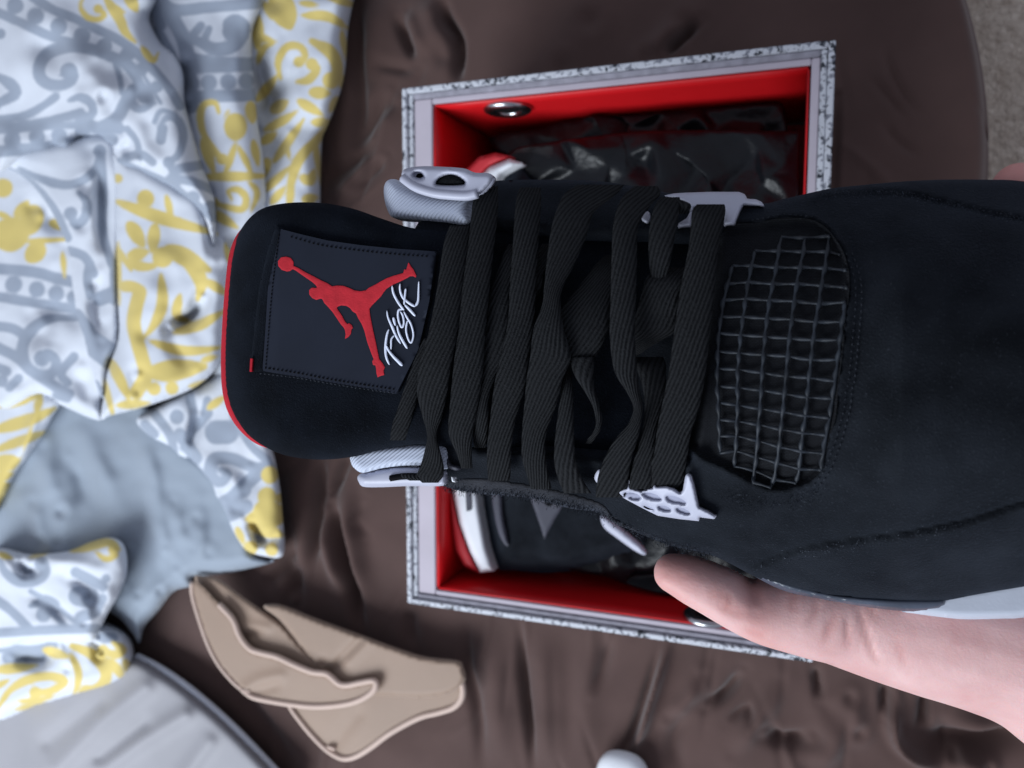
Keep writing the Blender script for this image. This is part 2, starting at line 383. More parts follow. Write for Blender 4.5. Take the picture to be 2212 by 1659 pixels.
# bed: brown fitted sheet with traced wrinkles, rolling over the mattress edge
bed = thing('bed', 'bed made with a wrinkled dark brown sheet, under the box and the patterned comforter', 'bed', (0, 0, -.55))
ridges = [  # (polyline v, amplitude, width in v px) : negative = valley
    (ZU((590, -60), (570, 250), (560, 500), (570, 750), (540, 1000), (540, 1250)), -.008, 13), (ZU((700, -60), (690, 300), (660, 600)), .005, 34),
    (ZU((850, 90), (900, 250), (980, 440)), -.007, 8), (ZU((1170, -60), (1200, 120), (1270, 250), (1290, 380), (1280, 620)), -.014, 10),
    (ZU((1080, -60), (1120, 200), (1190, 420)), .006, 28), (ZU((930, 60), (990, 220), (1060, 420)), .005, 12),
    (ZU((720, 1170), (560, 1310), (400, 1450)), .007, 13), (ZU((780, 1130), (640, 1270), (500, 1390)), -.007, 9), (ZU((650, 460), (1000, 510)), -.003, 10),
    (ZU((800, 640), (650, 900), (540, 1110)), -.006, 13), (ZU((840, 760), (720, 980), (640, 1130)), .005, 16), (ZU((330, 1300), (480, 1200), (700, 1010)), -.004, 10),
    (Z7((1990, -40), (1850, 80), (1740, 190)), -.012, 9), (Z7((1890, -40), (1750, 100), (1640, 200)), .005, 24), (Z7((1300, -40), (1200, 100), (1120, 260)), .004, 40),
    (ZD((380, 150), (360, 500), (340, 800), (290, 1020)), -.013, 9), (ZD((240, 150), (230, 600), (210, 1080)), .006, 26),
    (ZD((590, 120), (500, 350), (450, 500)), -.008, 9), (ZD((450, 480), (520, 750), (600, 1050), (640, 1300), (690, 1480)), -.016, 10),
    (ZD((400, 600), (470, 900), (560, 1200)), .008, 14), (ZD((610, 330), (590, 560), (640, 900), (730, 1300)), .008, 16), (ZD((700, 500), (640, 640), (720, 780)), -.003, 8),
    (ZD((160, 950), (190, 1150), (180, 1240)), -.008, 14), (ZD((1050, 1260), (1020, 1400), (1060, 1600)), -.005, 14),
    (ZR((890, 200), (830, 400), (780, 560), (725, 650)), .012, 8), (ZR((860, 230), (780, 480), (712, 650)), -.007, 8),
    (ZR((1160, 330), (1100, 410), (1020, 460)), -.009, 10), (ZR((325, 130), (340, 350), (365, 560), (375, 720)), -.010, 8), (ZR((400, 120), (430, 400), (440, 720)), .007, 30),
    (ZR((130, 120), (125, 300), (170, 480), (180, 720)), -.006, 11), (ZR((230, 120), (240, 400), (270, 720)), .005, 24), (ZR((600, 170), (580, 400), (560, 700)), .004, 26), (ZR((660, 170), (640, 300), (600, 420)), -.005, 12),
    (ZR((1770, 580), (1980, 600), (2300, 540)), -.014, 26), (ZR((1715, 400), (1735, 570), (1800, 640), (1900, 700)), .012, 11), (ZR((1900, 520), (2100, 520), (2300, 460)), .010, 22),
    (ZR((1690, 370), (1700, 500)), -.007, 9), (ZR((1845, 400), (1830, 560)), -.009, 9), (ZR((1430, 310), (1450, 440)), -.006, 8), (ZR((1240, 560), (1320, 590), (1420, 580)), -.008, 13),
    (ZR((1100, 520), (1180, 470), (1190, 540)), -.004, 8), (ZR((950, 470), (900, 600), (920, 720)), -.004, 14), (ZR((1480, 470), (1500, 600), (1400, 690)), .006, 24), (ZR((1950, 650), (2080, 690)), .008, 16),
    (ZR((1300, 360), (1240, 480), (1120, 640)), .005, 20), (ZR((1560, 420), (1600, 560)), .005, 20), (ZR((1010, 340), (960, 420), (880, 500)), .005, 16),
    (V_((560, 1270), (620, 1210), (640, 1120)), -.006, 12), (V_((330, 1400), (450, 1440), (560, 1560), (660, 1700)), -.004, 16)]
g0 = np.random.default_rng(77)
for i in range(120):
    p = np.array((g0.uniform(560, 2250), g0.uniform(-40, 1680)))
    base = 1.45 + (p[0]-1500)*-.00045 if p[1] > 800 else 1.75 + (p[0]-1100)*-.0006
    a0 = base + g0.normal(0, .38); L = g0.uniform(140, 480); bend = g0.normal(0, .35); t_ = np.linspace(-.5, .5, 6)
    an = a0 + bend*t_; q = p + np.cumsum(np.c_[np.cos(an), np.sin(an)]*L/6, axis=0)
    ridges.append((q, g0.choice([-1, -1, 1])*g0.uniform(.0006, .0020), g0.uniform(4, 9)))
bx_, by_ = np.meshgrid(np.r_[np.arange(-1.05, -.62, .03), np.arange(-.62, -.36, .006), np.arange(-.36, .40, .0023)], np.r_[np.arange(-.85, -.42, .03), np.arange(-.42, .36, .0023), np.arange(.36, .8, .03)])
nr, nc = bx_.shape; bp = np.c_[bx_.ravel(), by_.ravel()]
bv = toV(np.c_[bp, np.zeros(len(bp))]); inview = (bv[:, 0] > -300) & (bv[:, 0] < 2600) & (bv[:, 1] > -300) & (bv[:, 1] < 2000)
bz = .0025*waves(11, 8, 2.2, 9)(bp) + .0007*waves(12, 8, 12, 40)(bp)
for P, a, wd in ridges:
    wd = wd*1.2; Q = resample(cat(P, 5), 14); mk = ((bv > Q.min(0)-wd*3) & (bv < Q.max(0)+wd*3)).all(1)
    bz[mk] += a*1.5*crease(bv[mk], Q, wd)
inbox = (np.abs(bp[:, 0]) < .14) & (np.abs(bp[:, 1]) < .182); bz = np.where(inbox, np.minimum(bz, -.002), bz) - .002
# edge of the mattress: cloth folds down past x_e(y)
xe = .236 + (.112 - bp[:, 1])*np.where(bp[:, 1] < .112, .24, .0) - np.clip(bp[:, 1]-.12, 0, 1)**2*1.3
ov = np.clip(bp[:, 0] - (xe - .022), 0, 1); rr = .022
ang = np.clip(ov/rr, 0, np.pi/2)
X = np.where(ov > 0, xe - .022 + rr*np.sin(ang), bp[:, 0]); drop = np.where(ov > 0, rr*(1-np.cos(ang)) + np.clip(ov - rr*np.pi/2, 0, 1)*6.0, 0)
bz = bz - np.clip(drop, 0, .5)
bz += .004*np.exp(-((ov-.014)/.006)**2)*(ov > 0) - .004*np.exp(-((ov-.024)/.006)**2)*(ov > 0)
mesh('fitted_sheet', np.c_[X, bp[:, 1], bz], [(i*nc+j, i*nc+j+1, (i+1)*nc+j+1, (i+1)*nc+j) for i in range(nr-1) for j in range(nc-1)], MAT['sheet'], bed, fix=False)

# ================================================================== COMFORTER
comf = thing('comforter', 'rumpled white comforter with grey and yellow scroll print and blue-grey lining', 'comforter', (-.45, 0, 0))
GR = {}; YE = {}
def G_(z, key, *st): GR.setdefault(key, []).extend([(z(s[:-1]) if len(s) > 2 or True else None, s[-1]*.3472*(.57 if len(s) == 2 else .66)) for s in st])
def Y_(z, key, *st): YE.setdefault(key, []).extend([(z(s[:-1]), s[-1]*.3472*(.50 if len(s) == 2 else .53)) for s in st])
def sdf(strokes, leaf=False):
    cs = []
    for p, r in strokes:
        q = p if len(p) < 3 else resample(cat(p, 5), 7)
        if leaf and len(p) == 2: q = resample(np.vstack([p[0]+(p[0]-p[1])*.25, p[1]+(p[1]-p[0])*.25]), 5)
        rv = np.full(len(q), r)
        if leaf and 2 <= len(p) <= 4: rv = r*(.35+.72*np.sin(np.pi*np.linspace(0, 1, len(q))**.8))
        if len(p) >= 4:                                # scrolls taper from a point to a round terminal
            T = np.diff(q, axis=0); a = np.unwrap(np.arctan2(T[:, 1], T[:, 0]))
            if abs(a[-1]-a[0]) > 1.6:
                u = np.linspace(0, 1, len(q)); rv = r*np.interp(u, [0, .35, .8, 1], [.5, 1.05, .9, .75]); cs.append((q[-1:], np.array([r*1.35])))
        cs.append((q, rv))
    def f(V):
        o = np.full(len(V), 60.)
        for q, rv in cs:
            lo, hi = q.min(0)-rv.max()-30, q.max(0)+rv.max()+30
            m_ = ((V > lo) & (V < hi)).all(1)
            if not m_.any(): continue
            if len(q) == 1: dd = np.hypot(*(V[m_]-q[0]).T)-rv[0]
            elif np.ptp(rv) == 0: dd = segdist(V[m_], q)-rv[0]
            else: dd = np.min(np.hypot(V[m_][:, None, 0]-q[None, :, 0], V[m_][:, None, 1]-q[None, :, 1])-rv[None], axis=1)
            o[m_] = np.minimum(o[m_], dd)
        return o
    return f
# strokes: points in zoom coords, last item = full width. A single point is a dot.
G_(CA, 'A', [(200, -20), (330, 60), (480, 120), (620, 190), (760, 260), (860, 340), (960, 440), (1060, 560), (1120, 660), 46],
   [(-40, 65), (150, 150), (300, 220), (450, 270), (600, 310), (720, 360), (800, 420), (870, 520), (930, 610), 46],
   [(95, 35), 95], [(220, 100), 95], [(365, 165), 95], [(510, 220), 92], [(650, 285), 85], [(790, 345), 80], [(880, 430), 72], [(975, 540), 70],
   [(700, 370), (560, 310), (420, 290), (300, 330), (245, 410), (255, 490), (330, 530), (420, 520), (460, 470), (430, 445), 62], [(370, 470), 10],
   [(960, 640), (880, 680), (820, 640), (830, 560), (890, 560), (900, 610), 44], [(830, 560), (770, 660), (720, 740), (620, 800), 62], [(720, 400), (745, 480), (760, 580), 26],
   [(430, 625), (500, 605), (565, 640), (580, 700), (535, 735), 46], [(-40, 745), (150, 720), (280, 650), (350, 600), 40], [(-40, 800), (200, 775), (380, 735), (500, 700), 46],
   [(-40, 460), (60, 520), (100, 575), (40, 620), (-40, 650), 56], [(0, 210), 60], [(500, 755), (620, 800), (740, 800), 56],
   [(990, 790), (1040, 730), (1110, 750), (1140, 850), (1110, 960), (1050, 1010), 44], [(1000, 870), (1010, 800), 50], [(1110, 1050), (1260, 1025), 46], [(1050, 1010), (1100, 1130), (1060, 1200), 40],
   [(740, 1010), (900, 1080), (1060, 1155), (1200, 1260), (1340, 1360), 44], [(1060, 1110), (1200, 1130), (1340, 1190), 44], [(1090, 1190), 70], [(1200, 1230), 78], [(1310, 1290), 78],
   [(780, 980), (880, 960), (950, 1010), 40], [(850, 560), (870, 600), 30], [(700, 330), (850, 420), (1000, 640), 20], [(790, 800), (850, 880), (870, 980), 30], [(960, 760), (1000, 690), (1090, 710), 26])
Y_(CA, 'A', [(520, -20), (500, 40), (540, 105), (610, 120), (650, 90), (610, 55), 40], [(650, -20), (740, 110), (780, 200), (840, 260), 62], [(880, 290), (950, 375), (985, 330), 44], [(800, -20), (840, 50), 70], [(690, 40), (760, 70), 40])
G_(CA, 'Dn', [(-40, 815), (300, 785), (520, 775), 36], [(75, 870), 96], [(230, 853), 92], [(370, 845), 90], [(510, 825), 84], [(-40, 945), (300, 915), (540, 880), (700, 870), 58])
G_(CA, 'E', [(120, 1050), (250, 1110), (400, 1150), (520, 1120), (600, 1040), (620, 940), 46], [(490, 1200), (540, 1260), (530, 1350), (470, 1400), (440, 1330), 50], [(630, 980), (640, 1200), (640, 1450), (700, 1650), 44],
   [(430, 1560), (530, 1600), (580, 1700), 46], [(40, 1060), (200, 1150), (330, 1300), (420, 1480), 44])
G_(CB, 'E', [(560, 60), (545, 160), (560, 260), 44], [(620, 280), (720, 240), 70], [(460, 490), (580, 560), (690, 640), 120], [(430, 850), (500, 880), 66], [(590, 820), (620, 870), 56], [(480, 380), (550, 470), 60], [(700, 60), (705, 300), 30])
G_(CB, 'D', [(-40, 90), (200, 110), (330, 145), (450, 175), 54], [(85, 190), 94], [(230, 220), 90], [(350, 245), 88], [(460, 270), 80], [(-40, 262), (250, 310), (500, 350), 48],
   [(500, 400), (320, 400), (210, 460), (145, 560), (155, 680), (230, 745), (320, 745), (350, 670), (295, 620), (260, 650), 58], [(-40, 445), (80, 465), (170, 520), 48], [(-40, 570), (100, 640), (200, 730), (330, 815), (430, 870), 52], [(10, 790), 70], [(60, 830), (115, 775), 44],
   [(-40, 700), (40, 730), 50], [(350, 880), (420, 900), 40], [(460, 640), (380, 740), (420, 800), 44])
Y_(CA, 'D', [(40, 1470), (110, 1440), 190], [(210, 1330), (180, 1420), 130], [(240, 1550), (190, 1600), 110], [(20, 1170), 120], [(190, 1500), (400, 1490), 34], [(330, 1390), (400, 1410), 60], [(110, 1330), (160, 1270), 60], [(390, 1590), (400, 1700), 34], [(0, 1330), (60, 1360), 40])
Y_(CA, 'F', [(735, 1110), 60], [(715, 1250), (900, 1320), (1100, 1385), (1350, 1455), 74], [(905, 1235), 110], [(1040, 1240), (1065, 1340), 44], [(800, 1390), (850, 1460), (890, 1530), 84], [(960, 1430), (950, 1540), 74], [(1040, 1540), (1150, 1600), (1300, 1680), 100], [(1010, 1600), 130], [(820, 1590), (900, 1570), 70], [(740, 1560), (800, 1659), 40], [(1420, 1530), (1450, 1659), 60], [(870, 1300), (900, 1250), 50])
Y_(CB, 'F', [(735, -10), (742, 260), 34], [(760, 200), (860, 205), 66], [(760, 40), (900, 80), (1000, 60), 56], [(870, 240), (830, 420), (870, 600), (905, 750), (850, 860), 84], [(1000, 130), (1010, 300), (970, 420), (900, 520), 66], [(1090, -10), (1190, 60), (1250, 180), (1230, 280), 92], [(1080, 490), (1250, 440), (1400, 350), 64],
   [(930, 540), (1100, 595), (1250, 600), (1400, 575), 58], [(920, 740), (1080, 725), (1270, 700), 120], [(960, 840), 84], [(1070, 835), 84], [(680, 650), (750, 790), (810, 910), 66], [(1220, 815), (1400, 785), 46], [(1120, 250), (1100, 380), (1180, 420), 56], [(1300, 180), (1400, 240), 56], [(760, 940), (900, 930), 50], [(650, 800), (700, 990), 40], [(1270, 660), (1340, 640), 40]),
Y_(CB, 'I', [(-40, 930), (180, 885), (250, 870), 88], [(-40, 1100), (200, 1025), (340, 960), 76], [(-40, 1225), (150, 1155), (310, 1100), 58], [(0, 1310), (90, 1290), 100], [(-20, 1400), (60, 1370), 60], [(-30, 1480), (40, 1450), 90], [(250, 860), (200, 1060), (110, 1330), 20], [(0, 1540), 80], [(230, 960), (250, 900), 50])
G_(CA, 'B', [(980, -20), (1080, 60), (1300, 45), (1600, 20), 56], [(1060, 90), (1140, 240), (1170, 380), (1180, 500), 70], [(1150, 230), (1250, 265), (1350, 310), (1470, 270), (1520, 180), (1470, 125), (1415, 150), (1440, 195), 66], [(1200, 220), (1250, 160), 40], [(1270, 250), (1300, 180), 34],
   [(1160, 420), (1570, 400), 66], [(1190, 520), 92], [(1300, 515), 92], [(1420, 510), 92], [(1530, 505), 88], [(1140, 605), (1580, 590), 60], [(1170, 350), (1350, 380), (1570, 385), 44], [(970, 60), (1000, 160), 50], [(900, -20), (960, 80), 40], [(1090, 480), (1160, 590), (1190, 660), 70], [(980, 190), (1060, 330), (1100, 460), 46])
Y_(CA, 'B', [(1360, 700), (1340, 640), (1270, 650), (1245, 730), (1270, 840), (1330, 930), (1380, 990), 48], [(1465, 760), (1465, 830), 130], [(1465, 890), (1430, 1000), (1390, 1100), 42], [(1475, 900), (1530, 1000), (1570, 1100), 42], [(1330, 1100), (1600, 1095), 56], [(1270, 900), (1320, 1040), 60], [(1560, 660), (1570, 740), 70],
   [(1440, 1240), (1420, 1190), (1480, 1180), (1530, 1230), (1510, 1300), (1420, 1290), (1330, 1260), 46], [(1340, 1330), (1450, 1400), 60], [(1540, 1120), (1600, 1200), (1560, 1320), 40], [(1580, 900), (1600, 1000), 50], [(1420, 690), (1400, 730), 20])
Y_(CA, 'C', [(1720, -20), (1760, 60), (1800, 160), 150], [(1880, 95), (2040, 105), (2170, 180), 62], [(1940, 255), (2060, 330), (2100, 440), (2060, 500), 76], [(1745, 490), (1730, 380), (1785, 290), (1865, 290), (1900, 350), (1860, 385), 48], [(1850, 510), (1920, 495), (1970, 430), (1940, 400), 56],
   [(1950, 575), (2030, 580), 70], [(1880, 640), (1980, 700), 62], [(1710, 680), (1770, 640), 70], [(1640, 810), (1760, 750), (1850, 690), 54], [(1700, 1010), (1830, 830), (1890, 740), 56], [(1790, 1240), (1850, 1010), (1990, 850), (2100, 700), 62], [(1870, 1100), (1930, 1120), (1950, 1060), 64],
   [(1660, 1170), (1780, 1060), 50], [(1570, 60), (1600, 200), (1600, 300), 80], [(1600, 230), (1680, 250), 46], [(1650, 30), (1680, 100), 40], [(1600, 400), (1640, 300), (1720, 260), 44], [(1620, 600), (1700, 500), 60], [(2120, 480), (2150, 560), 50], [(2090, 620), (2060, 680), 50], [(2050, -20), (2200, 30), 50],
   [(1880, 20), (1960, 30), 40], [(1640, 880), (1700, 840), 56], [(1960, 900), (1990, 1100), 40], [(1700, 1250), (1760, 1180), 50], [(1900, 1240), (1960, 1230), 60], [(1660, 1010), (1640, 1080), 60], [(1810, 1150), (1800, 1280), 50], [(1960, 760), (2040, 760), 56], [(1780, 900), (1800, 980), 30], [(2130, 220), (2150, 340), 40])
G_(CB, 'H', [(960, 990), (1060, 1130), (1080, 1260), 44], [(1100, 1015), 80], [(1180, 880), (1205, 1050), (1150, 1200), 46], [(1350, 1110), (1410, 1110), 116], [(1220, 1080), (1300, 990), 40], [(1370, 1345), (1420, 1370), (1370, 1420), (1310, 1370), (1330, 1280), (1430, 1270), (1560, 1320), (1660, 1340), 64], [(1480, 1480), (1600, 1370), 66], [(1390, 1550), (1520, 1470), 66], [(1120, 1120), (1220, 1270), 60], [(1290, 910), (1270, 1010), 40], [(1430, 1620), (1530, 1570), 70], [(1450, 1000), (1560, 1190), (1660, 1280), 40], [(900, 1060), (960, 1120), 46], [(1180, 1310), (1250, 1390), 60])
Y_(CB, 'H', [(1680, 1375), 110], [(1660, 1510), 120], [(1580, 1640), (1750, 1590), 90], [(1310, 950), (1380, 900), 50])
Y_(CC, 'H', [(1640, 60), (1720, 100), 150], [(1590, 150), (1720, 200), 90], [(1690, 300), 84], [(1560, 290), 90], [(1480, 180), (1510, 250), 44], [(1740, -20), 60])
G_(CC, 'J', [(0, 370), (40, 450), (140, 500), (240, 485), (290, 430), (260, 390), 54], [(490, 590), (560, 605), 96], [(190, 650), (290, 620), (345, 660), (270, 705), 54], [(-40, 600), (80, 690), (190, 800), 46], [(470, 440), (640, 530), 50], [(660, 480), 50], [(500, 720), (580, 690), 56], [(-40, 820), (300, 800), (600, 790), 46], [(190, 560), (330, 640), (480, 760), 26], [(330, 700), (420, 790), 30], [(160, 420), (210, 460), 36], [(640, 600), (600, 690), 40])
Y_(CC, 'J', [(440, 310), (580, 270), (690, 255), (745, 300), 62], [(600, 320), (660, 360), (720, 335), (700, 300), 40], [(0, 330), (60, 350), 40], [(200, 345), (280, 325), 30])
Y_(CC, 'K', [(-20, 1290), (80, 1160), (230, 1095), (360, 1095), (400, 1130), (310, 1180), (220, 1190), 56], [(440, 950), (490, 1080), (455, 1220), 48], [(450, 900), (570, 950), (655, 1050), (640, 1140), (540, 1195), 76], [(700, 880), (760, 920), (720, 955), (640, 930), 54], [(660, 980), (740, 1060), (770, 1120), 60], [(100, 1240), (200, 1245), (340, 1210), 40], [(-40, 1050), (100, 1040), (230, 1020), 60], [(300, 930), (400, 960), 60], [(-40, 1160), (40, 1120), 40], [(120, 1290), (250, 1260), 30], [(780, 1000), (800, 1060), 50])
G_(CC, 'K', [(-40, 905), (200, 930), (330, 900), 50], [(50, 970), (250, 960), 60], [(640, 850), (700, 850), 50])

GR['A'] += GR.pop('Dn')
def cloth(name, key, poly, h0, roll, rd=(), mt='comforter', sp=5.5, skirt=.03, seed=1, nz=.0045, tilt=None):
    nf = waves(seed, 7, 1.6e-3, 6e-3); nf2 = waves(seed+50, 7, 8e-3, 2.6e-2)
    rs = [(resample(cat(P, 5), 12), a, wd) for P, a, wd in rd]; fs_, fw_ = (.55, 1.7) if mt == 'lining' else (1.15, 1.35)
    def h(V, d):
        o = h0 + nz*nf(V)*sm(0, 60, d) + .0009*nf2(V)*sm(0, 30, d)
        for P, a, wd in rs: o = o + a*fs_*crease(V, P, wd*fw_)
        if tilt is not None: o = o + tilt(V)
        return np.maximum(o, .002)
    g = np.random.default_rng(seed+200); lo_, hi_ = poly.min(0), poly.max(0)
    for _ in range(int(np.prod(hi_-lo_)/14000)+3):
        ln_ = mt == 'lining'; p = g.uniform(lo_, hi_); a0 = g.normal(1.25, .2 if ln_ else .6); L = g.uniform(220, 460) if ln_ else g.uniform(80, 240); an = a0+g.normal(0, .5)*np.linspace(-.5, .5, 5)
        rs.append((p+np.cumsum(np.c_[np.cos(an), np.sin(an)]*L/5, axis=0), g.choice([-1, 1])*g.uniform(.001, .0032), g.uniform(10, 22)))
    roll = (roll[0], roll[1]*1.35)
    at = None
    if mt == 'comforter': at = {'gray_print': sdf(GR.get(key, [])), 'yellow_print': sdf(YE.get(key, []), True)}
    return patch(name, poly, MAT[mt], comf, onz, h, sp, roll, skirt, attrs=at, skdir='ray')[0]
# lowest first
cloth('lining_fold', 'G', np.vstack([CB((260, 760), (700, 780), (1000, 960), (1120, 1120), (1290, 1270), (1430, 1430), (1530, 1600)), CC((1560, 180), (1600, 330), (1700, 375), (1400, 450), (1210, 470), (1190, 525), (1080, 562), (985, 680), (900, 780), (865, 885), (820, 820), (700, 700), (400, 600), (-60, 500), (-60, 0)), CB((-60, 1350), (30, 1200), (160, 950))]),
      .032, (.024, 26), [(CB((520, 1010), (560, 1200), (660, 1400), (740, 1659)), .010, 14), (CB((250, 1200), (300, 1400), (370, 1600)), .010, 14), (CB((830, 1100), (930, 1300), (990, 1659)), .010, 12), (CB((430, 1250), (500, 1400), (560, 1600)), -.008, 12), (CC((950, -100), (1000, 180), (1050, 360), (1120, 480)), .010, 12), (CC((1080, 0), (1130, 200), (1200, 300)), .009, 10), (CC((1220, 100), (1260, 260), (1300, 330)), .009, 12), (CC((1020, 300), (1100, 440)), -.006, 8), (CC((200, 0), (240, 160), (250, 280)), .010, 12), (CC((380, 60), (360, 260)), .008, 14), (CC((800, 300), (830, 520), (760, 600)), -.012, 14), (CC((860, 580), (1000, 560)), .006, 12)], 'lining', seed=3, nz=.007)
cloth('cover_fold', 'H', np.vstack([CB((850, 1030), (980, 950), (1180, 840), (1300, 780), (1480, 700), (1600, 850), (1620, 1050), (1700, 1240), (1740, 1450), (1760, 1659)), CC((1765, 180), (1770, 300), (1740, 350), (1660, 345), (1540, 310), (1470, 220), (1420, 110)), CB((1400, 1600), (1330, 1480), (1200, 1340), (1060, 1200), (930, 1130))]),
      .050, (.016, 24), [(CB((1100, 1180), (1220, 1330), (1400, 1530)), -.016, 9), (CB((1170, 900), (1130, 1200)), .007, 14), (CB((1500, 1650), (1400, 1450)), -.006, 12), (CB((1250, 1000), (1160, 1240)), -.010, 9), (CB((1560, 1320), (1480, 1560)), -.007, 12), (CC((1760, 215), (1640, 240), (1570, 180)), -.012, 9), (CC((1560, 100), (1640, 300)), -.014, 8)], seed=5)
cloth('cover_fold', 'C', np.vstack([CA((1380, -90), (2215, -90), (2200, 0), (2165, 180), (2150, 400), (2120, 560), (2040, 780), (2005, 860), (1995, 1050), (1992, 1300)), CB((2000, 40), (1900, 600), (1500, 900), (1300, 780), (1350, 300), (1400, 0)), CA((1400, 1500), (1450, 1250), (1420, 800), (1380, 400))]),
      .042, (.036, 30), [(CA((1600, 300), (1640, 520), (1680, 640), (1600, 760)), -.016, 12), (CA((1700, 0), (1650, 300)), .006, 22), (CA((1960, 900), (1700, 1180), (1600, 1280)), .007, 20), (CA((1840, 420), (1700, 640), (1620, 780)), -.010, 12), (CA((1980, 120), (2000, 500), (1900, 800)), .010, 40), (CA((1800, 820), (1640, 1040)), -.007, 14)], seed=7)
cloth('cover_fold', 'B', np.vstack([CA((860, -90), (1600, -90), (1570, 200), (1575, 420), (1590, 640), (1610, 800), (1640, 1000), (1655, 1250), (1600, 1440), (1480, 1560)), CB((1380, 100), (1200, 200), (1150, 0)), CA((1200, 1480), (1180, 1100), (1100, 760), (1020, 460), (930, 200))]),
      .064, (.018, 34), [(CA((1560, 200), (1580, 640)), -.006, 16), (CA((1350, 100), (1370, 600), (1440, 1000), (1500, 1300)), .010, 46), (CA((1150, 360), (1150, 620)), -.010, 18)], seed=9)
cloth('cover_fold', 'I', np.vstack([CB((-60, 840), (150, 830), (300, 850), (385, 905), (330, 1010), (270, 1120), (180, 1250), (100, 1360), (20, 1520), (-60, 1600))]),
      .052, (.018, 20), [(CB((250, 870), (200, 1060), (110, 1330)), .006, 10)], seed=13)
cloth('cover_fold', 'D', np.vstack([CA((-60, 930), (160, 960), (300, 1060), (430, 1180), (560, 1350), (600, 1659)), CB((640, 200), (660, 400), (700, 620), (660, 760), (640, 1000), (590, 1030), (380, 940), (250, 880), (-60, 860))]),
      .062, (.022, 24), [(CB((200, 330), (420, 360), (560, 500)), -.006, 18), (CB((500, 700), (600, 980)), -.008, 18), (CB((250, 500), (120, 800)), .006, 24), (CA((250, 1330), (420, 1480)), -.006, 18)], seed=15)
cloth('cover_fold', 'E', np.vstack([CA((-60, 880), (150, 890), (420, 870), (650, 830), (740, 950), (740, 1300), (735, 1659)), CB((735, 300), (730, 540), (670, 690), (645, 900), (590, 780), (540, 600), (480, 380), (445, 150), (430, 0)), CA((400, 1480), (300, 1280), (180, 1130), (60, 1050), (-60, 1000))]),
      .074, (.013, 20), [(CA((600, 960), (640, 1250), (660, 1659)), -.012, 14), (CA((520, 1150), (500, 1400)), .008, 22), (CB((620, 100), (640, 400)), -.006, 14), (CB((560, 220), (640, 520)), -.007, 12)], seed=17)
cloth('cover_fold', 'F', np.vstack([CA((690, 940), (760, 960), (900, 1000), (1080, 1110), (1230, 1210), (1340, 1300), (1380, 1450), (1450, 1600)), CB((1420, 150), (1400, 420), (1380, 640), (1290, 770), (1150, 860), (900, 950), (690, 1005), (628, 1025), (650, 860), (660, 740), (735, 520), (725, 250), (720, 0)), CA((715, 1500), (710, 1200))]),
      .084, (.024, 30), [(CB((1260, 260), (1200, 380), (1060, 450)), -.030, 10), (CB((1030, 440), (1100, 600), (1230, 720)), -.006, 14), (CA((1320, 1200), (1330, 1620)), -.012, 14), (CA((1080, 1160), (1090, 1659)), -.005, 22), (CB((860, 750), (840, 900)), -.006, 14), (CB((1000, 100), (900, 500)), .006, 34)], seed=19)
cloth('cover_fold', 'A', np.vstack([CA((-60, -90), (900, -90), (930, 120), (1000, 260), (1090, 350), (1140, 460), (1150, 640), (1210, 860), (1270, 1050), (1330, 1210), (1345, 1400), (1330, 1560), (1240, 1330), (1060, 1180), (880, 1090), (720, 1030), (690, 950), (690, 905), (560, 905), (420, 925), (200, 955), (-60, 995))]),
      .098, (.030, 40), [(CA((560, 470), (760, 480), (820, 560)), -.005, 20), (CA((900, 640), (980, 1000)), -.007, 22), (CA((640, 600), (600, 780)), .006, 26), (CA((300, 300), (600, 520), (700, 700)), .014, 60), (CA((880, 100), (1020, 330), (1120, 560)), -.010, 16), (CA((760, 860), (860, 1000)), -.010, 14), (CA((400, 900), (560, 850), (720, 900)), -.030, 22), (CA((-60, 600), (200, 740), (480, 780)), -.010, 40)], seed=21)
cloth('cover_fold', 'K', np.vstack([CC((-60, 720), (200, 720), (420, 720), (600, 730), (730, 780), (810, 850), (835, 960), (800, 1080), (700, 1150), (500, 1210), (250, 1275), (-60, 1345))]),
      .052, (.046, 30), [(CC((60, 960), (250, 990), (380, 900)), -.016, 12), (CC((600, 860), (620, 960)), -.010, 10), (CC((400, 900), (420, 1050)), .006, 14)], seed=25)
cloth('cover_fold', 'J', np.vstack([CC((-60, 330), (200, 330), (420, 310), (560, 255), (680, 225), (760, 255), (790, 340), (785, 460), (740, 580), (680, 680), (610, 820), (560, 880), (400, 880), (200, 870), (-60, 880))]),
      .070, (.022, 28), [(CC((100, 350), (170, 440), (260, 390)), -.012, 9), (CC((420, 440), (560, 560), (640, 660)), -.009, 12), (CC((200, 340), (500, 400), (740, 440)), .006, 14), (CC((160, 560), (320, 650), (460, 760)), -.006, 10), (CC((550, 600), (520, 760)), .008, 12)], seed=27)

# pale grey satin sheet at the foot of the frame
gs = thing('satin_pillowcase', 'pale grey satin pillowcase with a white hem, below the comforter roll', 'pillowcase', (-.45, -.42, 0))
gpoly = np.vstack([CC((-80, 1180), (200, 1150), (500, 1050), (700, 980), (850, 962), (1000, 1040), (1200, 1180), (1450, 1400), (1700, 1660), (1830, 1800), (1600, 2000), (-80, 2000))])
gn = waves(31, 7, 1.5e-3, 7e-3)
grs = [(resample(CC(*P), 14), a, wd) for P, a, wd in [(((900, 1160), (650, 1350), (350, 1659)), .006, 20), (((1150, 1330), (900, 1480), (650, 1659)), .006, 18), (((620, 1250), (300, 1500)), -.004, 18), (((1300, 1500), (1150, 1700)), .005, 18), (((900, 1380), (620, 1600)), -.005, 14)]]
def gh(V, d):
    o = .030 + .004*gn(V)
    for P, a, wd in grs: o = o + a*np.exp(-(segdist(V, P)/wd)**2)
    return o
patch('panel', gpoly, MAT['grey_sheet'], gs, onz, gh, 9, (.022, 30), .006, skdir='ray')
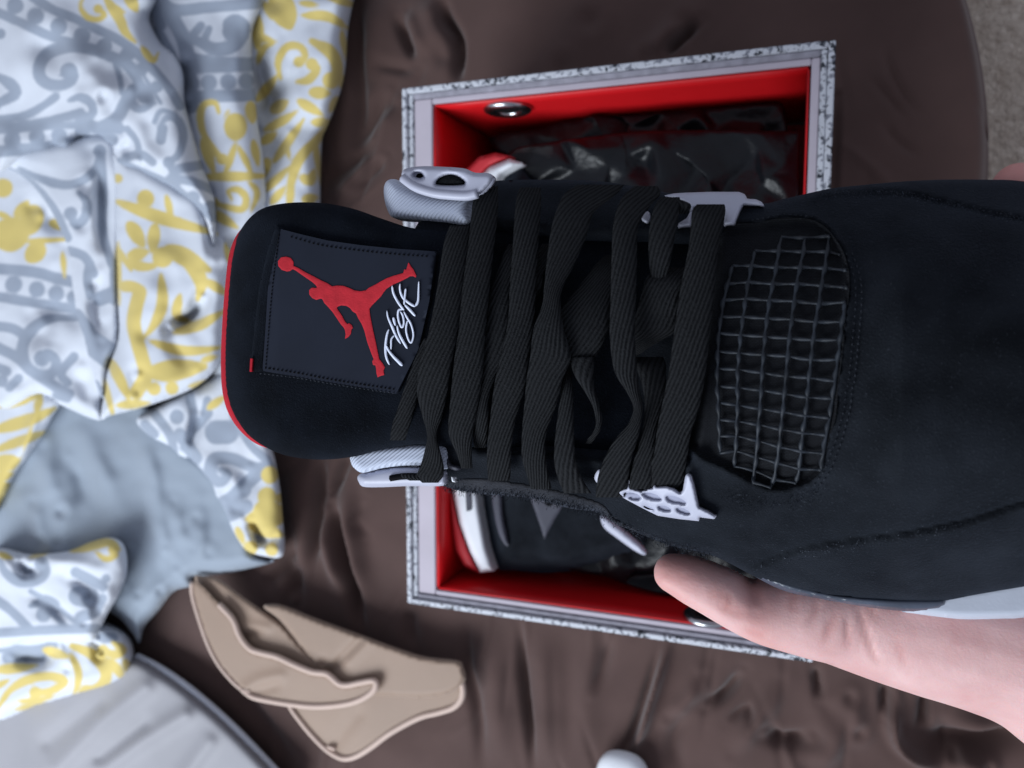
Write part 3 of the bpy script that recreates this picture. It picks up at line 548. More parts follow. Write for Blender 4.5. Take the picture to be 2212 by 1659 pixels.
hp = resample(cat(CC((850, 962), (1000, 1040), (1200, 1180), (1450, 1400), (1700, 1660), (1830, 1800)), 6), 10)
tube('hem', onz(hp, .0165), .0034, MAT['hem'], gs)

# ================================================================== BEIGE GARMENT
ga = thing('beige_garment', 'folded beige smooth garment with pale piped edges on the brown sheet', 'garment', (-.2, -.27, 0))
def gpatch(name, pts, h, roll, rd=(), sp=6, skirt=.004):
    rs = [(resample(ZG(*P), 10), a*.45, wd*1.4) for P, a, wd in rd]
    def f(V, d):
        o = h(V) if callable(h) else np.full(len(V), h)
        for P, a, wd in rs: o = o + a*np.exp(-(segdist(V, P)/wd)**2)
        return np.maximum(o, .004)
    return patch(name, ZG(*pts), MAT['beige'], ga, onz, f, sp, roll, skirt, skdir='ray')
gpatch('back_panel', [(620, 350), (700, 328), (800, 350), (1000, 430), (1300, 540), (1600, 650), (1800, 710), (2030, 738), (2068, 775), (2080, 900), (1900, 1000), (1500, 1000), (1200, 960), (1050, 850), (900, 660), (740, 450)], .028, (.006, 9), [(((1330, 590), (1180, 740), (1100, 830)), -.007, 7), (((1380, 600), (1240, 740)), .004, 8), (((1120, 830), (1050, 760)), -.006, 8)])
gpatch('inner_panel', [(120, 140), (200, 125), (300, 148), (450, 260), (620, 380), (760, 480), (900, 640), (1020, 760), (1100, 860), (900, 900), (600, 820), (420, 600), (250, 330)], .026, (.004, 8), [(((560, 540), (480, 560), (460, 640)), -.006, 6), (((470, 480), (640, 500)), .004, 8)])
gpatch('lower_panel', [(1300, 900), (1430, 880), (1520, 845), (1700, 820), (1900, 822), (2000, 838), (2062, 900), (2068, 1000), (2010, 1075), (1900, 1115), (1750, 1155), (1550, 1262), (1400, 1372), (1300, 1432), (1220, 1452), (1150, 1432), (1065, 1370), (950, 1250), (850, 1120), (812, 1040), (900, 960), (1100, 960)], .021, (.0015, 5), [(((1300, 1130), (1200, 1250), (1150, 1330)), -.003, 12)])
gpatch('front_band', [(103, 165), (170, 190), (300, 330), (400, 440), (450, 560), (520, 650), (600, 680), (720, 710), (850, 770), (980, 820), (1075, 832), (1120, 862), (1170, 905), (1230, 917), (1330, 897), (1420, 882), (1444, 900), (1420, 960), (1330, 1020), (1200, 1057), (1000, 1072), (800, 1052), (640, 1025), (540, 1000), (470, 950), (400, 890), (300, 770), (220, 620), (150, 420), (108, 260)], .034, (.0015, 5), [(((740, 850), (600, 880), (500, 940)), .004, 10), (((700, 920), (560, 960)), -.003, 8)])
def pipe(pts, z, r=.0026): tube('piping', onz(resample(cat(ZG(*pts), 6), 6), z), r, MAT['piping'], ga)
pipe([(300, 330), (400, 440), (450, 560), (520, 650), (600, 682), (720, 712), (850, 772), (980, 822), (1075, 834), (1120, 864), (1170, 907), (1230, 918), (1330, 898), (1420, 884), (1442, 905), (1420, 960), (1330, 1020), (1200, 1057), (1000, 1072), (800, 1052), (640, 1025), (540, 1000), (470, 950)], .0345)
pipe([(470, 950), (400, 890), (300, 770), (220, 620), (150, 420), (106, 260), (103, 170)], .0335, .002)
pipe([(1430, 882), (1520, 847), (1700, 822), (1900, 824), (2000, 840), (2060, 900), (2066, 1000), (2010, 1073), (1900, 1113), (1750, 1153), (1550, 1260), (1400, 1370), (1300, 1430), (1220, 1450), (1150, 1430), (1062, 1368), (950, 1250), (850, 1122), (812, 1062)], .0215)
for q in ((490, 940), (1105, 1355)):
    c = ZG([(q[0]-30, q[1]), (q[0]+30, q[1]+10), (q[0]+35, q[1]+40), (q[0]-15, q[1]+25)]); patch('stitched_tack', c, MAT['piping'], ga, onz, .037 if q[0] < 600 else .0245, 3, (.003, 8), .004)

# small white rounded thing at the very bottom
wt = thing('white_case', 'small rounded white plastic case lying on the brown sheet', 'case', onz([(1345, 1700)], 0)[0])
def pebble(name, c, rx, ry, z0, z1, m, par, p=2.6):
    vs_, fs = [], []; nu, nv = 40, 18
    for i in range(nv+1):
        a = -np.pi/2+np.pi*i/nv; cz_ = np.sign(np.sin(a))*abs(np.sin(a))**(2/p); rr_ = abs(np.cos(a))**(2/p)
        for j in range(nu):
            b = 2*np.pi*j/nu; vs_.append((c[0]+rx*rr_*np.sign(np.cos(b))*abs(np.cos(b))**(2/p), c[1]+ry*rr_*np.sign(np.sin(b))*abs(np.sin(b))**(2/p), (z0+z1)/2+(z1-z0)/2*cz_))
    for i in range(nv):
        for j in range(nu): fs.append((i*nu+j, i*nu+(j+1) % nu, (i+1)*nu+(j+1) % nu, (i+1)*nu+j))
    return mesh(name, vs_, fs, m, par)
c0 = onz([(1345, 1702)], .012)[0]
pebble('shell', c0, .0225, .030, 0, .024, MAT['white_plastic'], wt)
tube('seam', [(c0[0]+.0221*np.cos(a), c0[1]+.008+.0005*np.cos(a*3), .012+.0117*np.sin(a)) for a in np.linspace(.5, 2.2, 20)], .0005, MAT['dark'], wt, 6)

# ================================================================== SHOE BOX
BW, BH, BZ = .265, .35, .13
box = thing('shoe_box', 'open shoe box with red inside and white speckled outside, on the brown sheet', 'shoe box', (0, 0, 0))
def bbox(name, x0, x1, y0, y1, z0, z1, m, par, bev=.0006):
    b = bmesh.new(); bmesh.ops.create_cube(b, size=1)
    for v in b.verts: v.co = Vector(((x0+x1)/2+v.co.x*(x1-x0), (y0+y1)/2+v.co.y*(y1-y0), (z0+z1)/2+v.co.z*(z1-z0)))
    bmesh.ops.bevel(b, geom=b.edges[:], offset=bev, segments=2, affect='EDGES', clamp_overlap=True)
    me = bpy.data.meshes.new(name); b.to_mesh(me); b.free(); return link(name, me, m, par, smooth=False)
def lx(nm, sd): return {'outer_panel': .0037, 'board_core': .0073, 'rim_lip': .0206 if sd == 'L' else .0121}[nm]
def wallset(side):
    # side: 'L','R' -> across x ; 'T','B' -> across y.  layers from outside in
    layers = [('outer_panel', 0, .0036, BZ, 'speckle', 0.), ('board_core', .0037, .0072, BZ-.0022, 'board_edge' if side in 'TB' else 'speckle', 0.), ('rim_lip', .0073, dict(L=.0205, R=.0120, T=.0110, B=.0110)[side], BZ-.0035, 'lip', .0)]
    for nm, a, b_, top, mt, z0 in layers:
        g = a if side in 'TB' else a + .0001
        if side == 'L': bbox(nm, -BW/2+a, -BW/2+b_, -BH/2+g, BH/2-g, z0+.0005, top, MAT[mt], box)
        if side == 'R': bbox(nm, BW/2-b_, BW/2-a, -BH/2+g, BH/2-g, z0+.0005, top, MAT[mt], box)
        if side == 'T': bbox(nm, -BW/2+lx(nm, 'L'), BW/2-lx(nm, 'R'), BH/2-b_, BH/2-a, z0+.0005, top, MAT[mt], box)
        if side == 'B': bbox(nm, -BW/2+lx(nm, 'L'), BW/2-lx(nm, 'R'), -BH/2+a, -BH/2+b_, z0+.0005, top, MAT[mt], box)
for s_ in 'LRTB': wallset(s_)
XI0, XI1, YI = -BW/2+.0206, BW/2-.0121, BH/2-.0111
def liner(name, quad):
    a = np.array(quad, float); n = 10
    u = np.linspace(0, 1, n+1); vs_ = [(a[0]*(1-s)+a[1]*s)*(1-t)+(a[3]*(1-s)+a[2]*s)*t for t in u for s in u]
    fs = [(i*(n+1)+j, i*(n+1)+j+1, (i+1)*(n+1)+j+1, (i+1)*(n+1)+j) for i in range(n) for j in range(n)]
    o = mesh(name, vs_, fs, MAT['red_card'], box, fix=False); md = o.modifiers.new('th', 'SOLIDIFY'); md.thickness = .0012; md.offset = 0; return o
zt, zb, e_ = BZ-.0046, .0035, .004
liner('inner_lining', [(XI0+.0015, YI-.001, zt), (XI1-.0015, YI-.001, zt), (XI1-.002, YI-.002, zb), (XI0+.002, YI-.002, zb)])
liner('inner_lining', [(XI0+.0015, -YI+.001, zt), (XI1-.0015, -YI+.001, zt), (XI1-.002, -YI+.002, zb), (XI0+.002, -YI+.002, zb)])
liner('inner_lining', [(XI0+.0012, -YI+.002, zt), (XI0+.0012, YI-.002, zt), (XI0+.002, YI-.003, zb), (XI0+.002, -YI+.003, zb)])
liner('inner_lining', [(XI1-.0012, -YI+.002, zt), (XI1-.0012, YI-.002, zt), (XI1-.002, YI-.003, zb), (XI1-.002, -YI+.003, zb)])
bbox('floor_panel', XI0+.003, XI1-.003, -YI+.004, YI-.004, .001, .003, MAT['red_card'], box)
def torus(name, c, ax_u, ax_v, Rm, rm, m, par, n1=36, n2=10, flat=1.):
    c, u, q = map(np.array, (c, ax_u, ax_v)); nn = np.cross(u, q); vs_, fs = [], []
    for i in range(n1):
        a = 2*np.pi*i/n1; rd_ = np.cos(a)*u+np.sin(a)*q
        for j in range(n2):
            b = 2*np.pi*j/n2; vs_.append(c+rd_*(Rm+rm*np.cos(b))+nn*rm*flat*np.sin(b))
    for i in range(n1):
        for j in range(n2): fs.append((i*n2+j, ((i+1) % n1)*n2+j, ((i+1) % n1)*n2+(j+1) % n2, i*n2+(j+1) % n2))
    return mesh(name, vs_, fs, m, par)
def hity(v, y):
    d = rays([v])[0]; return CAM + d*((y-CAM[1])/d[1])
for v, y in (((1097, 236), YI-.0030), ((1532, 1330), -YI+.0030)):
    p = hity(v, y); sgn = -1 if y > 0 else 1
    g_ = torus('vent_grommet', p, (1, 0, 0), (0, 0, 1), .0120, .0042, MAT['steel'], box, flat=.6)
    disc = [(p[0]+.0105*np.cos(a), p[1]+sgn*.0006, p[2]+.0105*np.sin(a)) for a in np.linspace(0, 2*np.pi, 25)[:-1]]
    mesh('grommet_hole', disc, [tuple(range(24))], MAT['dark'], g_, fix=False)

# ------------------------------------------------------------------ black wrapping paper in the box
def boxmap(V, z):
    p = onz(V, z); p[:, 0] = np.clip(p[:, 0], XI0+.002, XI1-.005); p[:, 1] = np.clip(p[:, 1], -YI+.005, YI-.005); return p
def paper(name, label, poly, h0, amp, seed, rd, sp=44, roll=None):
    t_ = thing(name, label, 'paper', tuple(boxmap(np.array([poly.mean(0)]), np.array([.01]))[0]))
    g = np.random.default_rng(seed)
    def h(V, d): return np.clip(h0 + amp*g.uniform(-1, 1, len(V))*sm(0, 30, d), .008, .122)
    o = patch('crumpled_sheet', poly, MAT['tissue'], t_, lambda V, z: boxmap(V+g.normal(0, 15, V.shape)*sm(.0, 1., np.ones(len(V)))[:, None]*(segdist(V, poly, True) > 12)[:, None], z), h, sp, None, .02, skdir='ray')[0]
    md = o.modifiers.new('facets', 'SUBSURF'); md.subdivision_type = 'SIMPLE'; md.levels = md.render_levels = 3
    md = o.modifiers.new('soft', 'SMOOTH'); md.factor = .5; md.iterations = 16
paper('wrapping_paper', 'crumpled black wrapping paper standing against the red inner wall by the metal eyelet', np.vstack([ZT((30, 300), (60, 275), (380, 240), (450, 172), (800, 100), (1100, 85), (1500, 80), (1868, 84), (1885, 270), (1890, 420), (1500, 420), (800, 430), (300, 450), (80, 400))]), .074, .008, 41,
      [(ZT((800, 100), (780, 180), (830, 260)), .014, 22), (ZT((1260, 150), (1310, 260)), -.014, 16), (ZT((480, 170), (700, 160)), .012, 12), (ZT((1300, 140), (1640, 130)), .012, 14), (ZT((1430, 240), (1540, 160), (1700, 160)), -.016, 12)])
paper('wrapping_paper', 'large sheet of crumpled black wrapping paper filling the open box beside the boxed sneaker', np.vstack([V_((1090, 335)), ZT((300, 350), (820, 277), (1100, 257), (1500, 256), (1860, 262), (2075, 262), (2085, 420), (2088, 700)), V_((1752, 700), (1745, 1000), (1735, 1200), (1650, 1310), (1500, 1302), (1380, 1272), (1290, 1240), (1220, 1228), (1240, 1100), (1300, 900), (1280, 650), (1180, 450))]), .094, .009, 43,
      [(ZT((880, 330), (1080, 380), (1340, 410)), -.018, 24), (ZT((500, 400), (830, 500)), -.018, 34), (ZT((830, 520), (1000, 450), (1100, 420)), .014, 22), (ZT((540, 420), (450, 600)), .014, 14), (ZT((1440, 290), (1430, 500)), -.016, 16), (ZT((1600, 280), (1560, 600)), .012, 20), (ZT((1680, 270), (1640, 640)), -.014, 18), (ZT((1380, 420), (1200, 600)), .010, 40), (ZT((1830, 460), (1720, 650)), .012, 16), (ZT((1960, 280), (1940, 640)), -.012, 16)])

# ------------------------------------------------------------------ sneaker lying in the box
s2 = thing('boxed_sneaker', 'black sneaker with white midsole and red outsole lying on its side inside the box', 'sneaker', (-.07, 0, .004))
outer = V_((1030, 1236), (1003, 1224), (985, 1190), (973, 1130), (967, 1060), (963, 900), (963, 750), (966, 600), (973, 480), (986, 410), (1006, 366), (1035, 339), (1070, 330), (1106, 338))
mids = V_((1037, 1238), (1014, 1190), (992, 1130), (977, 1060), (974, 900), (974, 750), (977, 600), (990, 480), (1008, 425), (1030, 388), (1058, 360), (1100, 343))
uppb = V_((1069, 1234), (1052, 1180), (1038, 1100), (1032, 1055), (1027, 900), (1027, 700), (1032, 560), (1044, 470), (1062, 410), (1085, 376), (1128, 352))
patch('outsole', np.vstack([outer, mids[::-1]]), MAT['red_rubber'], s2, boxmap, .108, 4, (.006, 9), .080, smooth_poly=False)
patch('midsole', np.vstack([mids, uppb[::-1]]), MAT['white_rubber'], s2, boxmap, .113, 5, (.008, 13), .075, smooth_poly=False)
patch('upper', np.vstack([uppb[::-1], V_((1068, 1236), (1150, 1240), (1240, 1234), (1320, 1214), (1395, 1185), (1420, 1100), (1400, 950), (1330, 850), (1290, 700), (1240, 560), (1190, 450), (1150, 380))]), MAT['nubuck'], s2, boxmap, lambda V, d: .108+.008*sm(0, 90, d), 8, (.026, 46), .05, smooth_poly=False)
patch('side_net_panel', ZB((870, 150), (1130, 150), (1115, 195), (972, 452), (885, 200)), MAT['grey_panel'], s2, boxmap, .1175, 5, (.002, 8), .003, smooth_poly=False)
patch('eyelet_hole', ZB((975, 205), (1000, 195), (1030, 210), (1010, 235), (985, 230)), MAT['dark'], s2, boxmap, .1183, 3, None, .0005)
patch('heel_stripe', ZB((635, 150), (690, 150), (705, 300), (740, 490), (690, 440), (655, 320)), MAT['grey_panel'], s2, boxmap, .1165, 4, (.002, 8), .003)
patch('air_window', ZB((462, 140), (498, 140), (500, 262), (470, 268)), MAT['grey_panel'], s2, boxmap, .1142, 3, None, .001, smooth_poly=False)
patch('strap', ZB((1335, 300), (1370, 300), (1480, 385), (1610, 500), (1625, 550), (1560, 525), (1440, 440), (1355, 370)), MAT['plastic'], s2, boxmap, .1195, 5, (.003, 8), .003)
patch('inner_tag', ZB((950, 668), (1010, 640), (1030, 608), (1100, 598), (1200, 612), (1300, 618), (1310, 635), (1180, 648), (1090, 655), (1020, 670)), MAT['lip'], s2, boxmap, .072, 4, (.002, 8), .002)

# ================================================================== HELD SNEAKER
sh = thing('held_sneaker', 'black laced sneaker held up in a hand, red jumping figure on its tongue', 'sneaker', S([(1600, 850)], [-.075])[0])
ip = lambda x, xs, ys: np.interp(x, xs, ys)
low_seam = resample(cat(np.vstack([Z6((700, 470), (860, 410), (960, 370), (1100, 335), (1300, 305), (1600, 265), (1900, 205), (2150, 125)), V_((2300, 1060), (2500, 1000))]), 5), 10)
top_seam = resample(cat(np.vstack([Z5((900, 330), (1000, 262), (1180, 250), (1500, 255), (1640, 288), (1850, 332), (2000, 370), (2212, 412)), V_((2350, 520), (2500, 600))]), 5), 10)
window = np.vstack([Z5((395, 470), (600, 425), (750, 398), (900, 405), (985, 440), (1045, 500), (1110, 600), (1145, 720), (1148, 850), (1130, 1000), (1105, 1250), (1085, 1400)), ZM((1545, 100), (1530, 300), (1480, 480), (1440, 640), (1400, 780), (1300, 880), (1150, 930), (980, 950), (820, 890), (640, 800), (500, 730), (350, 660), (250, 560), (180, 300)), Z5((120, 1200), (250, 800))])
WIN = resample(cat(window, 6, True), 8, True)
throat = V_((1010, 500), (1250, 500), (1470, 500), (1560, 500), (1540, 700), (1510, 950), (1470, 1010), (1200, 985), (1000, 960), (960, 800))
THR = resample(cat(throat, 6, True), 10, True)
def Kbody(V):
    x, y = V[:, 0], V[:, 1]
    yc = ip(x, [900, 1500, 2212, 2600], [735, 775, 850, 860]); hw = ip(x, [900, 1100, 1300, 1500, 1800, 2212, 2500], [330, 335, 345, 392, 440, 470, 430])
    t = np.clip(np.abs(y-yc)/hw, 0, 1.25)
    A = ip(x, [900, 1400, 1700, 1950, 2212, 2500], [-.002, .002, .010, .016, .012, -.012]); B = ip(x, [900, 1300, 1600, 1900, 2212], [.014, .018, .030, .040, .046])
    k = A - B*t**2.6
    dw = segdist(V, WIN, True); iw = inside(V, WIN); dt = segdist(V, THR, True); it = inside(V, THR)
    k = k - .0030*np.where(iw, sm(0, 12, dw), 0) + .0012*np.where(~iw, np.exp(-(dw/16)**2), 0)
    k = k - .012*np.where(it, sm(0, 40, dt), 0) + .0010*np.where(~it, np.exp(-(dt/14)**2), 0)
    ys = np.interp(x, low_seam[:, 0], low_seam[:, 1]); k = k + np.where(x > 1560, .0013*sm(-3, 7, y-ys) - .0012*np.exp(-((y-ys)/5)**2), 0)*sm(1560, 1680, x)
    yt = np.interp(x, top_seam[:, 0], top_seam[:, 1]); k = k + np.where(x > 1740, .0014*sm(-3, 7, yt-y) - .0010*np.exp(-((y-yt)/5)**2), 0)*sm(1740, 1800, x)
    return k
body = np.vstack([V_((950, 425), (1005, 398), (1080, 390), (1180, 388), (1300, 392), (1420, 412), (1520, 432), (1640, 440), (1700, 428), (1790, 408), (1850, 401), (1950, 392), (2040, 388), (2130, 388), (2212, 392), (2350, 420), (2480, 520), (2550, 700), (2560, 950), (2500, 1140), (2380, 1240), (2212, 1267), (2106, 1285), (2050, 1296), (2000, 1301), (1875, 1297), (1762, 1286), (1681, 1266), (1624, 1242), (1543, 1202), (1446, 1178), (1379, 1152), (1329, 1130), (1295, 1106), (1230, 1097), (1141, 1074), (1022, 1064), (950, 1046), (900, 1000), (870, 900), (860, 700), (885, 520))])
patch('upper', body, MAT['nubuck'], sh, S, lambda V, d: Kbody(V), 7, (.006, 16), .030, skdir=-SN)
# suede fringe of the lower eyestay, rougher and paler than the vamp
es = np.vstack([V_((955, 1040), (1022, 1030), (1120, 1040), (1220, 1060), (1300, 1085), (1330, 1120), (1379, 1148), (1330, 1132), (1295, 1107), (1230, 1098), (1141, 1075), (1022, 1065), (952, 1048))])
patch('eyestay_edge', es, MAT['nubuck_edge'], sh, S, lambda V, d: Kbody(V)+.0006, 5, (.0022, 8), .004, skdir=-SN)
# heel block hidden below the tongue, sole under everything
patch('heel_counter', V_((760, 600), (900, 500), (1100, 470), (1350, 460), (1400, 700), (1380, 1010), (1100, 1010), (900, 960), (770, 880)), MAT['nubuck'], sh, S, -.024, 16, (.01, 40), .062, skdir=-SN)
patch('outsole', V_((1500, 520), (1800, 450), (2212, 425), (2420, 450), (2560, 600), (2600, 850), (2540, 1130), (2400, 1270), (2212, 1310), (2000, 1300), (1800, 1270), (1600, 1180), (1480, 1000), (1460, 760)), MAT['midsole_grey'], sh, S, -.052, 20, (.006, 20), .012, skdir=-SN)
patch('heel_sole', V_((790, 620), (920, 520), (1120, 490), (1340, 480), (1385, 700), (1365, 990), (1100, 990), (910, 945), (795, 870)), MAT['midsole'], sh, S, -.0845, 18, (.004, 14), .016, skdir=-SN)
def msole(name, top, bot, m, k0, k1):
    patch(name, np.vstack([top, bot[::-1]]), m, sh, S, lambda V, d: k0+(k1-k0)*0*d, 6, (.006, 14), .018, skdir=-SN, smooth_poly=False)
msole('midsole', resample(cat(V_((2035, 1280), (2106, 1270), (2212, 1250), (2330, 1220), (2450, 1130), (2540, 1000)), 6), 8), resample(cat(np.vstack([Z6((1560, 690), (1750, 716), (1900, 730), (2100, 726), (2212, 720)), V_((2350, 1310), (2500, 1190), (2580, 1020))]), 6), 8), MAT['midsole'], -.036, 0)
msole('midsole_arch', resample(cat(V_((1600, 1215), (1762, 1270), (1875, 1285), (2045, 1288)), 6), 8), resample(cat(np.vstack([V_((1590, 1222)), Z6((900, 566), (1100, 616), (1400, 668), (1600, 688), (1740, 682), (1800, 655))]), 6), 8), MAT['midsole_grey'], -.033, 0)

# ---- tongue
tong = V_((1010, 500), (900, 494), (830, 474), (760, 450), (690, 438), (615, 439), (560, 454), (522, 493), (503, 545), (494, 610), (487, 700), (484, 780), (488, 845), (503, 893), (532, 935), (572, 965), (622, 985), (690, 993), (760, 987), (820, 972), (900, 960), (1000, 968), (1200, 985), (1400, 990), (1500, 940), (1540, 700), (1540, 520), (1300, 505))
TN = resample(cat(tong, 6, True), 8, True)
def Ktong(V):
    d = np.where(inside(V, TN), segdist(V, TN, True), 0); t = np.clip(d/60, 0, 1)
    x = V[:, 0]; base = ip(x, [480, 600, 930, 1150, 1560], [.001, .004, .003, -.0085, -.0125])
    return base + .008*(np.sqrt(np.clip(1-(1-t)**2, 0, 1))-1)
patch('tongue', tong, MAT['tongue'], sh, S, lambda V, d: Ktong(V), 6, None, .007, skdir=-SN)
lin = V_((850, 520), (760, 490), (690, 475), (620, 462), (565, 462), (518, 498), (496, 545), (487, 610), (480, 700), (477, 785), (481, 850), (496, 898), (526, 938), (565, 964), (620, 975), (690, 975), (760, 960), (850, 930), (850, 700))
patch('tongue_lining', lin, MAT['red_lining'], sh, S, -.0052, 5, (.003, 12), .006, skdir=-SN)
# ---- woven label
def lay(name, pts, m, par, off, sp=4, th=.0008, holes=(), smooth_poly=False, roll=None):
    return patch(name, pts, m, par, S, lambda V, d: Ktong(V)+off, sp, roll, th, holes=holes, smooth_poly=smooth_poly, skdir=-SN)[0]
lq = Z1((565, 372), (700, 408), (900, 455), (1150, 490), (1400, 515), (1690, 535), (1640, 900), (1560, 1250), (1400, 1570), (1200, 1530), (800, 1465), (430, 1402), (445, 1200), (470, 800), (520, 560))
lab = lay('woven_label', lq, MAT['label'], sh, .0018, 8, .0022)
lay('label_hem', Z1((528, 350), (590, 365), (545, 560), (495, 800), (462, 1200), (448, 1405), (338, 1408), (360, 1200), (405, 800), (460, 560)), MAT['tongue'], sh, .0014, 5, .0022, roll=(.0008, 5))
lay('label_tab', Z1((342, 1310), (358, 1312), (352, 1408), (336, 1408)), MAT['red_lining'], lab, .0022, 2, .001)
jump = [(655, 640), (690, 655), (740, 685), (800, 715), (850, 742), (900, 765), (935, 788), (975, 782), (1020, 785), (1060, 800), (1100, 818), (1140, 824), (1180, 818), (1200, 800), (1250, 775), (1290, 752), (1330, 730), (1380, 712), (1420, 700), (1452, 692), (1460, 664), (1474, 668), (1482, 640), (1490, 614), (1505, 640), (1525, 665), (1548, 714), (1540, 724), (1525, 714), (1500, 714), (1480, 727), (1440, 747), (1400, 765), (1360, 785), (1330, 805), (1310, 830), (1290, 860), (1260, 890), (1225, 925), (1206, 950), (1211, 1000), (1221, 1050), (1233, 1110), (1249, 1180), (1263, 1250), (1276, 1315), (1300, 1345), (1318, 1375), (1309, 1400), (1313, 1432), (1290, 1436), (1266, 1448), (1258, 1420), (1255, 1385), (1250, 1361), (1232, 1359), (1227, 1330), (1238, 1318), (1215, 1260), (1190, 1190), (1170, 1110), (1150, 1060), (1125, 1020), (1110, 985), (1085, 970), (1065, 945), (1040, 930), (1000, 925), (975, 935), (969, 947), (985, 970), (1005, 1000), (1030, 1045), (1045, 1062), (1060, 1056), (1078, 1070), (1086, 1090), (1076, 1100), (1072, 1130), (1058, 1150), (1045, 1160), (1029, 1168), (1034, 1135), (1029, 1105), (1019, 1085), (1000, 1065), (970, 1020), (940, 975), (905, 935), (880, 910), (864, 880), (850, 876), (820, 886), (790, 872), (770, 846), (769, 815), (788, 798), (815, 800), (828, 795), (815, 777), (790, 755), (750, 728), (710, 700), (670, 672), (648, 662), (630, 676), (605, 680), (570, 668), (545, 640), (543, 605), (565, 578), (600, 572), (635, 582), (654, 610)]
lay('jumping_figure', Z1(jump), MAT['red_print'], lab, .0021, 2.2, .0004, roll=(.0001, 2.5))
def stroke(pts, w_):
    """flat embroidered stroke; w_ = (start, mid, end) width in ZF px"""
    P = resample(cat(ZF(*pts), 6), 2.0) if len(pts) > 2 else resample(ZF(*pts), 2.0)
    u = np.linspace(0, 1, len(P)); wv = np.interp(u, [0, .5, 1], w_)*.2412/SC/2
    wv = wv*np.sqrt(np.clip(np.minimum(u, 1-u)*9+.15, 0, 1))
    T = np.gradient(P, axis=0); T /= np.linalg.norm(T, axis=1)[:, None]+1e-9; N_ = np.c_[-T[:, 1], T[:, 0]]
    off = .0022 + .0001*(stroke.i % 3); stroke.i += 1
    ribbon('lettering', P+N_*wv[:, None], P-N_*wv[:, None], Ktong(P)+off, MAT['white_thread'], lab, S, .0004, .0002, 5, 3)
stroke.i = 0
stroke([(212, 980), (185, 1060), (165, 1180), (158, 1330), (175, 1450), (222, 1560)], (34, 44, 34))
stroke([(300, 1080), (255, 1140), (250, 1230), (248, 1310)], (26, 32, 26))
stroke([(165, 1240), (210, 1330), (290, 1430), (360, 1500), (435, 1575)], (30, 44, 56))
stroke([(180, 675), (200, 790), (265, 940), (330, 1090), (405, 1215)], (24, 42, 34))
stroke([(285, 785), (300, 850), (320, 920)], (38, 44, 26))
stroke([(345, 915), (375, 1040), (440, 1170), (515, 1295)], (26, 42, 40))
stroke([(440, 660), (375, 665), (360, 760), (385, 880), (425, 950), (458, 880), (440, 760), (400, 690)], (34, 34, 30))
stroke([(455, 690), (510, 790), (575, 900), (612, 1040), (605, 1140), (570, 1200), (525, 1130), (495, 1000), (505, 880), (525, 830)], (34, 32, 32))
stroke([(265, 270), (290, 400), (370, 550), (460, 670)], (32, 40, 36))
stroke([(470, 580), (560, 670), (645, 765)], (34, 44, 38))
stroke([(395, 235), (395, 340), (440, 460), (540, 550), (640, 610)], (28, 40, 44))
stroke([(488, 315), (475, 440), (462, 580)], (34, 36, 34))
stroke([(702, 195), (698, 350), (690, 520), (640, 605)], (22, 36, 44))
def dashes(name, P, step, ln, wd, kf, m, par, ht=.0005, jit=.2, seed=0):
    g = np.random.default_rng(seed); P = resample(P, step); T = np.gradient(P, axis=0); T /= np.linalg.norm(T, axis=1)[:, None]+1e-9
    vs_, fs = [], []
    for p, t in zip(P, T):
        t = t + g.normal(0, jit, 2); t /= np.linalg.norm(t); n_ = np.array([-t[1], t[0]]); l = ln*g.uniform(.7, 1.2)/2
        q = np.array([p-t*l-n_*wd/2, p+t*l-n_*wd/2, p+t*l+n_*wd/2, p-t*l+n_*wd/2]); k = float(kf(np.array([p]))[0]); b = len(vs_)
        vs_ += list(S(q, k-.0003)) + list(S(p+(q-p)*.7, k+ht)); fs += [(b+4, b+5, b+6, b+7)] + [(b+i, b+(i+1) % 4, b+4+(i+1) % 4, b+4+i) for i in range(4)]
    o = mesh(name, vs_, fs, m, par); o['kind'] = 'stuff'; return o
kl = lambda V: Ktong(V)+.0018
dashes('stitching', cat(Z1((640, 430), (860, 490), (1150, 530), (1400, 555), (1620, 570)), 6), 10, 5, 3, kl, MAT['thread'], lab, .0004, .1, 1)
dashes('stitching', cat(Z1((480, 1385), (700, 1420), (900, 1460), (1150, 1500), (1380, 1535)), 6), 9, 5, 3.5, kl, MAT['thread'], lab, .0004, .3, 2)
dashes('stitching', cat(Z1((420, 1420), (700, 1455), (900, 1490), (1150, 1530), (1380, 1562)), 6), 9, 5, 2, kl, MAT['thread_grey'], lab, .0003, .3, 3)
dashes('stitching', cat(Z1((548, 420), (500, 800), (466, 1200), (452, 1380)), 6), 8, 5, 2, kl, MAT['thread'], lab, .0004, .1, 4)

